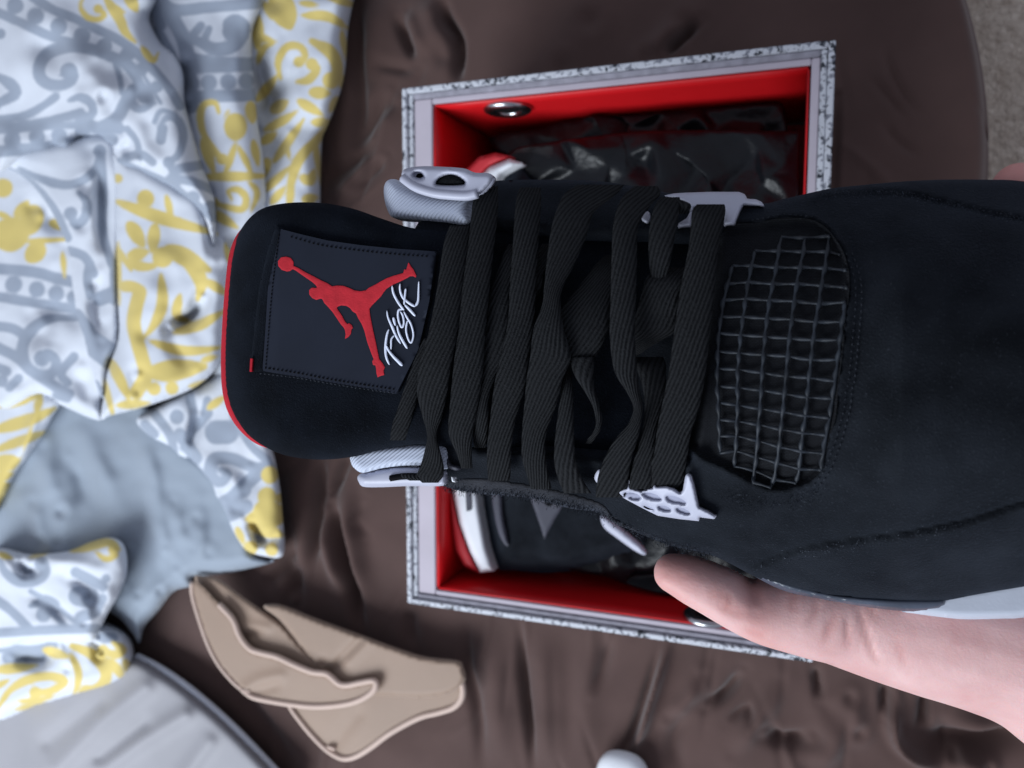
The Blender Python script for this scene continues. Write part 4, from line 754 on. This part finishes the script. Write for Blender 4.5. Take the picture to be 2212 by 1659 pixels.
# ---- toe net window
patch('net_lining', window, MAT['netbase'], sh, S, lambda V, d: Kbody(V)+.0008, 7, None, .0008, skdir=-SN)
def m2(*p): return [(a*.6983, 1390+b*.6983) for a, b in p]
cols = [
 [(440, 690), (410, 800), (385, 900), (370, 1000), (355, 1100), (350, 1210), (347, 1315), (346, 1420), (353, 1520), (356, 1625), (360, 1725), (363, 1830)],
 [(575, 600), (555, 690), (535, 790), (520, 890), (505, 1000), (490, 1110), (480, 1220), (472, 1320), (470, 1430), (471, 1537), (466, 1634), (464, 1725), (457, 1816), (447, 1907)],
 [(735, 515), (720, 600), (705, 700), (685, 800), (665, 900), (650, 1010), (638, 1120), (628, 1230), (620, 1340), (614, 1446), (607, 1558), (597, 1655), (592, 1753), (583, 1851), (573, 1935), (562, 2004)],
 [(880, 520), (870, 605), (850, 700), (830, 800), (815, 905), (800, 1015), (785, 1130), (775, 1240), (765, 1360), (755, 1467), (745, 1578), (733, 1683), (723, 1788), (709, 1886), (691, 1984), (674, 2039)],
 [(1030, 510), (1015, 605), (1000, 705), (980, 810), (965, 920), (945, 1030), (930, 1140), (918, 1260), (905, 1370), (895, 1488), (883, 1600), (866, 1704), (855, 1816), (845, 1921), (827, 2011)],
 [(1125, 910), (1108, 1030), (1095, 1140), (1080, 1260), (1062, 1390), (1047, 1495), (1030, 1613), (1009, 1718), (990, 1830), (975, 1930)]]
KN = lambda V: Kbody(V)+.0022
g2 = np.random.default_rng(5)
for i, c in enumerate(cols):
    P = resample(cat(Z5(c), 5), 5); P = P + np.c_[.8*np.sin(P[:, 1]*.17+i), np.zeros(len(P))]
    ends = np.minimum(np.arange(len(P)), np.arange(len(P))[::-1]); r_ = .00055*(1+.35*np.sin(P[:, 1]*6.28/38.))*np.clip(ends/3+.4, 0, 1)
    tube('net_strand', S(P, KN(P)+.0005), r_, MAT['net'], sh, 6)
c = cols; rows = [[c[2][0], c[3][0], c[4][0]]]
for i in range(15):
    r_ = []
    if 0 <= i-1 < len(c[0]): r_.append(c[0][i-1])
    if i < len(c[1]): r_.append(c[1][i])
    for q in (2, 3, 4):
        if i+1 < len(c[q]): r_.append(c[q][i+1])
    if 0 <= i-3 < len(c[5]): r_.append(c[5][i-3])
    elif i < 3: r_.append(((1092, 622), (1128, 716), (1136, 822))[i])
    if len(r_) > 1: rows.append(r_)
for i, r_ in enumerate(rows):
    ex = [(2*r_[-1][0]*.5+r_[-1][0]*0+r_[-1][0]*.5-r_[-2][0]*.25+0, r_[-1][1])] if False else []
    P = resample(cat(Z5(r_), 6), 4); ph = P[:, 0]*6.28/52.
    tube('net_strand', S(P, KN(P)+.0002+.0005*np.sin(ph+.6*i)), .00046*(1+.3*np.sin(ph)), MAT['net'], sh, 6)
# stitches and raised nap round the window and along the seams
KB = lambda V: Kbody(V)+.0002
wr = resample(cat(np.vstack([Z5((1170, 620), (1215, 760), (1225, 900), (1205, 1150), (1180, 1400)), ZM((1670, 60), (1660, 200), (1640, 300), (1610, 400), (1580, 520), (1530, 650), (1480, 780), (1400, 900))]), 6), 6)
dashes('stitching', wr, 14, 7, 2.4, KB, MAT['thread_grey'], sh, .0005, .1, 7)
dashes('stitching', wr-np.array([13, 0]), 15, 6, 2.2, KB, MAT['thread_grey'], sh, .0005, .1, 8)
dashes('stitching', Z5((560, 412), (750, 376), (960, 392), (1060, 470)), 12, 6, 2, KB, MAT['thread_grey'], sh, .0003, .2, 9)
def fuzz(name, polyl, n, spread, ln, m, seed, kf=KB, bias=None):
    g = np.random.default_rng(seed); P = resample(cat(polyl, 5), 3); vs_, fs = [], []
    for _ in range(n):
        p = P[g.integers(len(P))] + g.normal(0, spread, 2); a = g.uniform(0, 6.28) if bias is None else bias+g.normal(0, .7); l = ln*g.uniform(.4, 1.3)
        q = p+l*np.array([np.cos(a), np.sin(a)]); nn = np.array([-np.sin(a), np.cos(a)])*.55; k = kf(np.array([p]))[0]; b = len(vs_)
        vs_ += list(S(np.array([p-nn, p+nn]), k-.0003)) + list(S(np.array([(p+q)/2+nn*.8, (p+q)/2-nn*.8]), k+.0006)) + list(S(np.array([q]), k+.0009)); fs += [(b, b+1, b+2, b+3), (b+3, b+2, b+4)]
    o = mesh(name, vs_, fs, m, sh, fix=False); o['kind'] = 'stuff'; return o
fuzz('suede_nap', V_((955, 1048), (1022, 1058), (1120, 1066), (1220, 1086), (1300, 1108)), 900, 6, 8, MAT['nubuck_edge'], 11, KB, 1.5)
fuzz('suede_nap', top_seam[4:60], 500, 4, 6, MAT['nubuck_edge'], 12)
fuzz('suede_nap', V_((1570, 1075), (1650, 1085), (1720, 1078), (1780, 1050)), 260, 9, 6, MAT['nap'], 13, KB, 1.6)
fuzz('suede_nap', V_((1300, 1112), (1379, 1150), (1446, 1176), (1543, 1200)), 420, 5, 7, MAT['nubuck_edge'], 14, KB, 1.2)
fuzz('suede_nap', low_seam[3:50]+np.array([0, 10]), 160, 9, 4, MAT['nap'], 15)
# pale lint specks resting on the vamp
vs_, fs = [], []
gl = np.random.default_rng(21)
for p in list(Z5((1405, 798), (1690, 970), (2110, 1105), (865, 825), (740, 268))) + list(ZM((2028, 1468), (1520, 395), (1395, 890), (1350, 975), (460, 750))) + [np.array((gl.uniform(1860, 2190), gl.uniform(520, 1080))) for _ in range(9)]:
    k = float(Kbody(np.array([p]))[0])+.0003; b = len(vs_); r_ = gl.uniform(.6, 1.7)
    q = p+r_*np.array([(np.cos(a), 1.5*np.sin(a)) for a in np.linspace(0, 6.28, 6)[:-1]]); vs_ += list(S(q, k))+list(S(np.array([p]), k+.0004)); fs += [(b+i, b+(i+1) % 5, b+5) for i in range(5)]
lo = mesh('lint', vs_, fs, MAT['net'], sh); lo['kind'] = 'stuff'

# ---- ankle wings with their lace loops
def wp(name, pts, m, k, sp=5, roll=(.0035, 14), th=.003, par=None, holes=(), sp_=True):
    return patch(name, pts, m, par or sh, S, k if callable(k) else (lambda V, d: np.full(len(V), k)), sp, roll, th, holes=holes, smooth_poly=sp_, skdir=-SN)[0]
wing = wp('ankle_wing', Z1((1312, 70), (1340, 18), (1400, 12), (1470, 45), (1600, 95), (1750, 115), (1930, 120), (1965, 150), (1930, 200), (1928, 335), (1750, 322), (1550, 302), (1400, 292), (1355, 270), (1318, 170)), MAT['twill'], lambda V, d: -.0035+.0*d, roll=(.005, 30), th=.006)
plate = wp('eyelet_plate', Z7((128, 930), (150, 893), (250, 876), (400, 880), (520, 890), (585, 915), (680, 922), (692, 962), (650, 1018), (606, 1054), (540, 1064), (440, 1058), (330, 1044), (220, 1008), (150, 968)), MAT['plastic'], lambda V, d: .003-.002*np.exp(-(d-9)**2/40)*0, roll=(.003, 9), th=.003, par=wing, holes=[Z7((345, 985), (370, 950), (430, 930), (490, 950), (520, 985), (430, 992)), Z7((205, 925), (235, 915), (265, 935), (245, 950), (215, 942))])
rim = resample(cat(Z7((135, 950), (215, 1006), (330, 1043), (440, 1056), (540, 1060), (600, 1046)), 6), 5)
tube('plate_rim', S(rim, .0022), .0016, MAT['plastic'], plate, 8)
wp('lace_knot', Z7((335, 988), (365, 945), (430, 925), (495, 945), (530, 988), (430, 1000)), MAT['lace'], .0022, 3, (.004, 12), .004, par=plate)
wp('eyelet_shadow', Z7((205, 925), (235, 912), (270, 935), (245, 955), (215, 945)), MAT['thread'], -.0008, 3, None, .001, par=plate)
wing2 = wp('ankle_wing', Z2((1068, 915), (1110, 880), (1250, 850), (1450, 828), (1620, 820), (1770, 832), (1785, 960), (1760, 1010), (1600, 985), (1450, 985), (1300, 1002), (1160, 1035), (1095, 1000), (1072, 960)), MAT['twill'], -.0062, roll=(.004, 14), th=.005)
plate2 = wp('eyelet_plate', Z2((1120, 1062), (1160, 1035), (1300, 1002), (1450, 988), (1600, 992), (1740, 1010), (1752, 1090), (1740, 1130), (1490, 1132), (1300, 1140), (1165, 1137), (1130, 1105)), MAT['plastic'], -.0090, roll=(.004, 16), th=.004, par=wing2)
tube('plate_slot', S(resample(cat(Z2((1360, 1075), (1440, 1062), (1520, 1060), (1580, 1064)), 5), 4), -.0085), .0012, MAT['thread'], plate2, 6)
wp('wing_tab', Z2((1760, 840), (1790, 960), (1850, 985), (1865, 1005), (1840, 1020), (1780, 1000), (1760, 960)), MAT['grey_panel'], -.0065, 4, (.002, 8), .003)
wp('wing_spur', Z2((1700, 1120), (1725, 1070), (1740, 1020), (1755, 1070), (1750, 1120)), MAT['plastic'], -.0052, 3, (.001, 5), .003, sp_=False)
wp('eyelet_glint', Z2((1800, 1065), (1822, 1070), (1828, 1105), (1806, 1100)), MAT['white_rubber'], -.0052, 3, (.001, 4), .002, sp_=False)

# ---- forefoot lace cages
cage = wp('lace_cage', Z4((1300, 1170), (1420, 1142), (1426, 1105), (1431, 1080), (1438, 1108), (1444, 1142), (1520, 1165), (1600, 1140), (1618, 1105), (1632, 1135), (1700, 1130), (1760, 1150), (1800, 1180), (1822, 1160), (1840, 1060), (1858, 1038), (1882, 1052), (1902, 1120), (1938, 1282), (2000, 1310), (2066, 1350), (2052, 1372), (1945, 1358), (1938, 1386), (1800, 1372), (1640, 1347), (1500, 1277), (1380, 1212)), MAT['plastic'],
          lambda V, d: Kbody(V)+.0052, 3.5, (.0022, 6), .0036, holes=[Z4((1398, 1195), (1430, 1180), (1480, 1190), (1512, 1212), (1490, 1228), (1430, 1218)), Z4((1535, 1190), (1570, 1180), (1630, 1198), (1662, 1228), (1620, 1228), (1560, 1212)), Z4((1705, 1212), (1750, 1205), (1820, 1232), (1838, 1258), (1790, 1254), (1725, 1238)), Z4((1532, 1282), (1560, 1274), (1600, 1290), (1612, 1304), (1570, 1302)), Z4((1645, 1284), (1690, 1278), (1730, 1298), (1720, 1310), (1670, 1302)), Z4((1778, 1298), (1820, 1294), (1868, 1322), (1860, 1334), (1800, 1318))], sp_=False)
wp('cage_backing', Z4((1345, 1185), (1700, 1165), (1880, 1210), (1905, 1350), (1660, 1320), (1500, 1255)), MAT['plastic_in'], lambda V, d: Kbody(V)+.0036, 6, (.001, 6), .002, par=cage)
cage2 = wp('lace_cage', Z5((25, 262), (80, 250), (150, 245), (300, 240), (480, 240), (515, 255), (528, 282), (580, 285), (615, 300), (632, 322), (505, 318), (485, 350), (450, 432), (385, 442), (396, 360), (375, 335), (205, 335), (190, 380), (188, 445), (104, 452), (112, 430), (160, 400), (182, 360), (172, 320), (120, 292)), MAT['plastic'], lambda V, d: Kbody(V)+.0060, 3.5, (.0022, 6), .0036, sp_=False)
wp('cage_tip', Z3((1522, 300), (1545, 255), (1575, 245), (1580, 300), (1555, 325)), MAT['plastic'], lambda V, d: Kbody(V)+.0045, 3, (.001, 5), .003)
wp('cage_tip', Z4((1180, 1075), (1195, 1030), (1222, 1010), (1225, 1060), (1205, 1110)), MAT['plastic'], lambda V, d: Kbody(V)+.0042, 3, (.001, 5), .003)

# ---- laces, each crossing its own ribbon (rows: y, left x, right x, height) in Z3 zoom coordinates
def lace(rows, th=.0014, bulge=.0010):
    a = np.array(rows, float); ribbon('lace', Z3(np.c_[a[:, 1], a[:, 0]]), Z3(np.c_[a[:, 2], a[:, 0]]), a[:, 3]*.001, MAT['lace'], sh, S, th, bulge, 9, 7)
o1 = 1106
def zz2(rows): return [(y+1106, x-1659, r-1659, k) for y, x, r, k in rows]   # Z2 -> Z3
# crossings below
lace([(480, 560, 660, -4), (560, 520, 640, 2.0), (760, 450, 590, 4.5), (900, 405, 570, 6.2), (1100, 375, 560, 7.2), (1300, 338, 540, 7.4), (1430, 335, 470, 7), (1600, 318, 415, 6.5), (1750, 300, 412, 5), (1880, 300, 400, 1), (1960, 310, 390, -5)])
lace([(560, 1260, 1440, -5), (640, 1180, 1400, .5), (800, 1060, 1330, 4), (930, 960, 1300, 6.2), (1060, 880, 1290, 7.4), (1180, 830, 1250, 7.6), (1300, 800, 1190, 7.0)])
lace([(650, 1640, 1860, -1), (720, 1560, 1850, 5.2), (850, 1520, 1800, 6.4), (1000, 1480, 1790, 5.4), (1120, 1440, 1760, 4.6), (1220, 1380, 1600, 2), (1300, 1300, 1480, -3)])
lace([(480, 800, 900, -5), (560, 760, 880, 1), (700, 660, 810, 4), (820, 600, 790, 5), (900, 560, 700, 3), (960, 540, 640, -3)])
lace([(1300, 1000, 1180, 7.6), (1420, 1030, 1176, 8.2), (1520, 1090, 1180, 8), (1640, 1160, 1215, 7.0), (1750, 1190, 1240, 6), (1830, 1180, 1225, 5), (1885, 1140, 1190, 2), (1930, 1110, 1160, -3)])
lace([(1300, 1480, 1680, -4), (1360, 1480, 1700, 0), (1500, 1525, 1700, 2), (1640, 1545, 1680, 2), (1800, 1535, 1640, 1.6), (1950, 1500, 1625, 1.0), (2060, 1465, 1610, -.4), (2180, 1440, 1600, -2.5), (2260, 1430, 1580, -5)])
lace([(1380, 970, 1005, 3), (1520, 940, 1025, 6.2), (1700, 918, 1030, 6.0), (1880, 896, 1034, 4.6), (2050, 888, 1046, 2), (2180, 915, 1090, -1.5), (2290, 960, 1160, -6)])
# main bars
lace([(60, 350, 480, -5), (140, 305, 482, -1), (300, 284, 476, 3), (500, 262, 452, 6.5), (800, 222, 420, 9.6), (1100, 190, 392, 10.6), (1400, 155, 372, 10), (1650, 132, 335, 8), (1850, 122, 298, 5), (2000, 180, 290, 1.5), (2110, 215, 296, -3)])
lace([(70, 640, 790, -5), (150, 615, 795, -1), (300, 600, 788, 3), (500, 588, 772, 6), (800, 566, 758, 8.2), (1050, 552, 742, 9), (1300, 500, 706, 9), (1500, 455, 682, 8.2), (1750, 424, 610, 5.6), (1950, 402, 580, 2.6), (2080, 402, 575, -.4), (2200, 410, 570, -5)])
lace([(50, 1060, 1400, -4), (120, 960, 1340, 0), (250, 900, 1180, 3.6), (400, 862, 1130, 6.2), (600, 835, 1050, 8.8), (800, 815, 950, 10.6), (930, 800, 935, 11.2), (1100, 738, 960, 11.4), (1300, 715, 1010, 10.8), (1450, 690, 955, 9.6), (1650, 672, 905, 7.4), (1850, 655, 832, 4.4), (2030, 655, 828, .8), (2160, 690, 850, -3), (2260, 720, 870, -7)])
lace([(60, 1470, 1640, -4), (120, 1400, 1660, -.5), (200, 1355, 1590, 2.4), (350, 1316, 1500, 5.6), (600, 1305, 1490, 9), (900, 1298, 1482, 11), (1150, 1292, 1476, 11.2), (1400, 1325, 1492, 10), (1540, 1405, 1510, 9.2), (1660, 1462, 1534, 8.4), (1780, 1430, 1520, 6.8), (1900, 1330, 1494, 4.6), (2020, 1262, 1455, 1.8), (2140, 1215, 1432, -1.6), (2240, 1196, 1420, -5), (2320, 1190, 1400, -8)])
lace([(140, 1660, 1800, -1), (200, 1620, 1800, 2.4), (330, 1585, 1782, 5.2), (500, 1572, 1752, 7.0), (650, 1580, 1725, 6.4), (780, 1605, 1700, 4), (860, 1610, 1690, -1)])
lace([(150, 1690, 1780, -.5), (185, 1740, 1872, 1), (225, 1770, 1880, .8), (262, 1790, 1850, -1)])
lace([(192, 1925, 2125, .8), (240, 1890, 2132, 3.4), (360, 1880, 2108, 5.6), (520, 1862, 2080, 7.6), (800, 1806, 2056, 9.6), (1100, 1762, 2022, 10.6), (1400, 1722, 1990, 10), (1650, 1672, 1945, 8), (1850, 1632, 1882, 5), (1980, 1618, 1862, 2.4), (2100, 1585, 1842, -.8), (2220, 1560, 1820, -4.5), (2262, 1570, 1790, -7)])
lace(zz2([(-760, 1790, 1940, 3.5), (-620, 1745, 1925, 6), (-320, 1700, 1890, 9.2), (0, 1640, 1848, 11), (250, 1570, 1800, 10.6), (450, 1552, 1772, 8.6), (620, 1590, 1735, 6), (760, 1625, 1696, 3), (880, 1606, 1722, 0), (990, 1575, 1746, -3), (1060, 1548, 1742, -4.6), (1108, 1590, 1705, -6.2)]))
lace(zz2([(60, 1600, 1700, 5.6), (250, 1520, 1640, 6.6), (450, 1450, 1570, 6.2), (620, 1395, 1520, 4.4), (740, 1345, 1490, 2), (800, 1320, 1470, 0)]))
lace(zz2([(1040, 1430, 1590, -5.4), (1070, 1445, 1600, -5.0), (1092, 1500, 1620, -5.4)]), .001, .0005)

# ================================================================== HAND
def hk(v, k): return S([v], [k])[0]
bm = bmesh.new()
def limb(pts, n=20):
    """tapered round limb through (point, radius) with rounded ends, added to the hand mesh"""
    P = np.array([np.r_[p, r] for p, r in pts]); P = cat(P, 6); out = []
    C, r = P[:, :3], P[:, 3]; T = np.gradient(C, axis=0); T /= np.linalg.norm(T, axis=1)[:, None]
    u = np.cross(T[0], [.2, .4, .9]); u /= np.linalg.norm(u); rings = []
    st = [(C[0]-T[0]*r[0]*np.sin(a), r[0]*np.cos(a), T[0]) for a in np.linspace(1.45, .25, 5)] + [(C[i], r[i], T[i]) for i in range(len(C))] + [(C[-1]+T[-1]*r[-1]*np.sin(a), r[-1]*np.cos(a), T[-1]) for a in np.linspace(.25, 1.45, 5)]
    for c_, rr_, t in st:
        u = u-t*(u@t); u /= np.linalg.norm(u); q = np.cross(t, u)
        rings.append([bm.verts.new(tuple(c_+rr_*(np.cos(a)*u+np.sin(a)*q))) for a in np.linspace(0, 2*np.pi, n+1)[:-1]])
    for a, b in zip(rings, rings[1:]):
        for j in range(n): bm.faces.new((a[j], a[(j+1) % n], b[(j+1) % n], b[j]))
    bm.faces.new(rings[0][::-1]); bm.faces.new(rings[-1])
limb([(hk((1455, 1238), -.046), .0074), (hk((1492, 1252), -.046), .0088), (hk((1548, 1278), -.047), .0096), (hk((1600, 1306), -.049), .0100), (hk((1655, 1322), -.052), .0118), (hk((1725, 1322), -.056), .0155), (hk((1810, 1318), -.062), .0195)])
limb([(hk((1690, 1316), -.056), .0130), (hk((1780, 1316), -.062), .0186), (hk((1880, 1322), -.066), .0230), (hk((1985, 1336), -.068), .0256), (hk((2110, 1362), -.068), .0268), (hk((2230, 1396), -.068), .0288), (hk((2420, 1480), -.070), .0345), (hk((2750, 1600), -.078), .0400)])
limb([(hk((1900, 1300), -.084), .020), (hk((1990, 1180), -.090), .021), (hk((2060, 1040), -.092), .020), (hk((2120, 900), -.092), .015)])
limb([(hk((2060, 1280), -.084), .020), (hk((2180, 1160), -.090), .022), (hk((2280, 1020), -.092), .021), (hk((2330, 900), -.092), .016)])
limb([(hk((2200, 1320), -.080), .020), (hk((2340, 1220), -.088), .021), (hk((2450, 1080), -.091), .018), (hk((2520, 960), -.090), .014)])
for bx0, tx, rr_ in ((2110, 2197, .0080), (2270, 2330, .0084), (2400, 2450, .0082), (2520, 2560, .0070)):
    limb([(hk((bx0, 960), -.091), rr_*1.35), (hk((bx0+20, 800), -.089), rr_*1.22), (hk((tx-25, 620), -.086), rr_*1.15), (hk((tx-5, 480), -.076), rr_*1.08), (hk((tx, 415), -.056), rr_*1.0), (hk((tx+2, 402), -.044), rr_*.92)])
me = bpy.data.meshes.new('hand_base'); bmesh.ops.recalc_face_normals(bm, faces=bm.faces); bm.to_mesh(me); bm.free()
tmp = bpy.data.objects.new('tmp', me); COL.objects.link(tmp)
md = tmp.modifiers.new('r', 'REMESH'); md.mode = 'VOXEL'; md.voxel_size = .0013
md = tmp.modifiers.new('s', 'SMOOTH'); md.factor = .5; md.iterations = 14
bpy.context.view_layer.update(); dg = bpy.context.evaluated_depsgraph_get()
hm = bpy.data.meshes.new_from_object(tmp.evaluated_get(dg)); bpy.data.objects.remove(tmp)
n = len(hm.vertices); co = np.empty(n*3, np.float32); hm.vertices.foreach_get('co', co); co = co.reshape(-1, 3).astype(float)
no = np.empty(n*3, np.float32); hm.vertices.foreach_get('normal', no); no = no.reshape(-1, 3).astype(float)
hv = toV(co); facing = ((CAM-co)*no).sum(1) > 0; dn_ = np.zeros(n); flush = np.zeros(n)
for pts, a, wd in [(((745, 430), (758, 520), (780, 600), (800, 680)), .0018, 12), (((1120, 620), (1095, 700), (1060, 760)), .0009, 5), (((1185, 700), (1160, 800), (1145, 890)), .0008, 5), (((1262, 690), (1268, 800), (1276, 910)), .0009, 4.5), (((1325, 640), (1362, 770), (1400, 890), (1450, 1000)), .0012, 5), (((1215, 660), (1200, 760), (1180, 850)), .0007, 5), (((1530, 830), (1560, 920), (1590, 1000)), .0004, 5), (((1390, 640), (1400, 720)), .0006, 5), (((560, 640), (650, 690), (760, 700)), .0004, 8), (((585, 560), (600, 610), (596, 660)), .0006, 5), (((625, 570), (640, 625), (634, 680)), .0006, 5), (((545, 560), (556, 600), (552, 630)), .0004, 4), (((1000, 560), (980, 640), (985, 720)), .0005, 5), (((700, 760), (760, 800), (860, 830)), .0003, 6)]:
    Q = resample(Z6(*pts), 6); dn_ += np.where(facing, .8*a*(crease(hv, Q, wd*1.2)-.18*crease(hv, Q, wd*3)), 0); flush += np.where(facing, .38*crease(hv, Q, wd*2), 0)
flush += np.where(hv[:, 1] < 700, .8, 0) + .55*np.exp(-((hv[:, 0]-1440)/75)**2)*(hv[:, 1] > 1000) + .35*np.exp(-((hv[:, 0]-1650)/60)**2)*(hv[:, 1] > 1100)
co -= no*dn_[:, None]; hm.vertices.foreach_set('co', co.ravel().astype(np.float32)); hm.update()
hm.name = 'hand'; hand = link('hand', hm, MAT['skin']); attr(hand, 'flush', np.clip(flush, 0, 1))
hand['label'] = 'bare hand and forearm holding the sneaker from below, thumb along its side'; hand['category'] = 'hand'
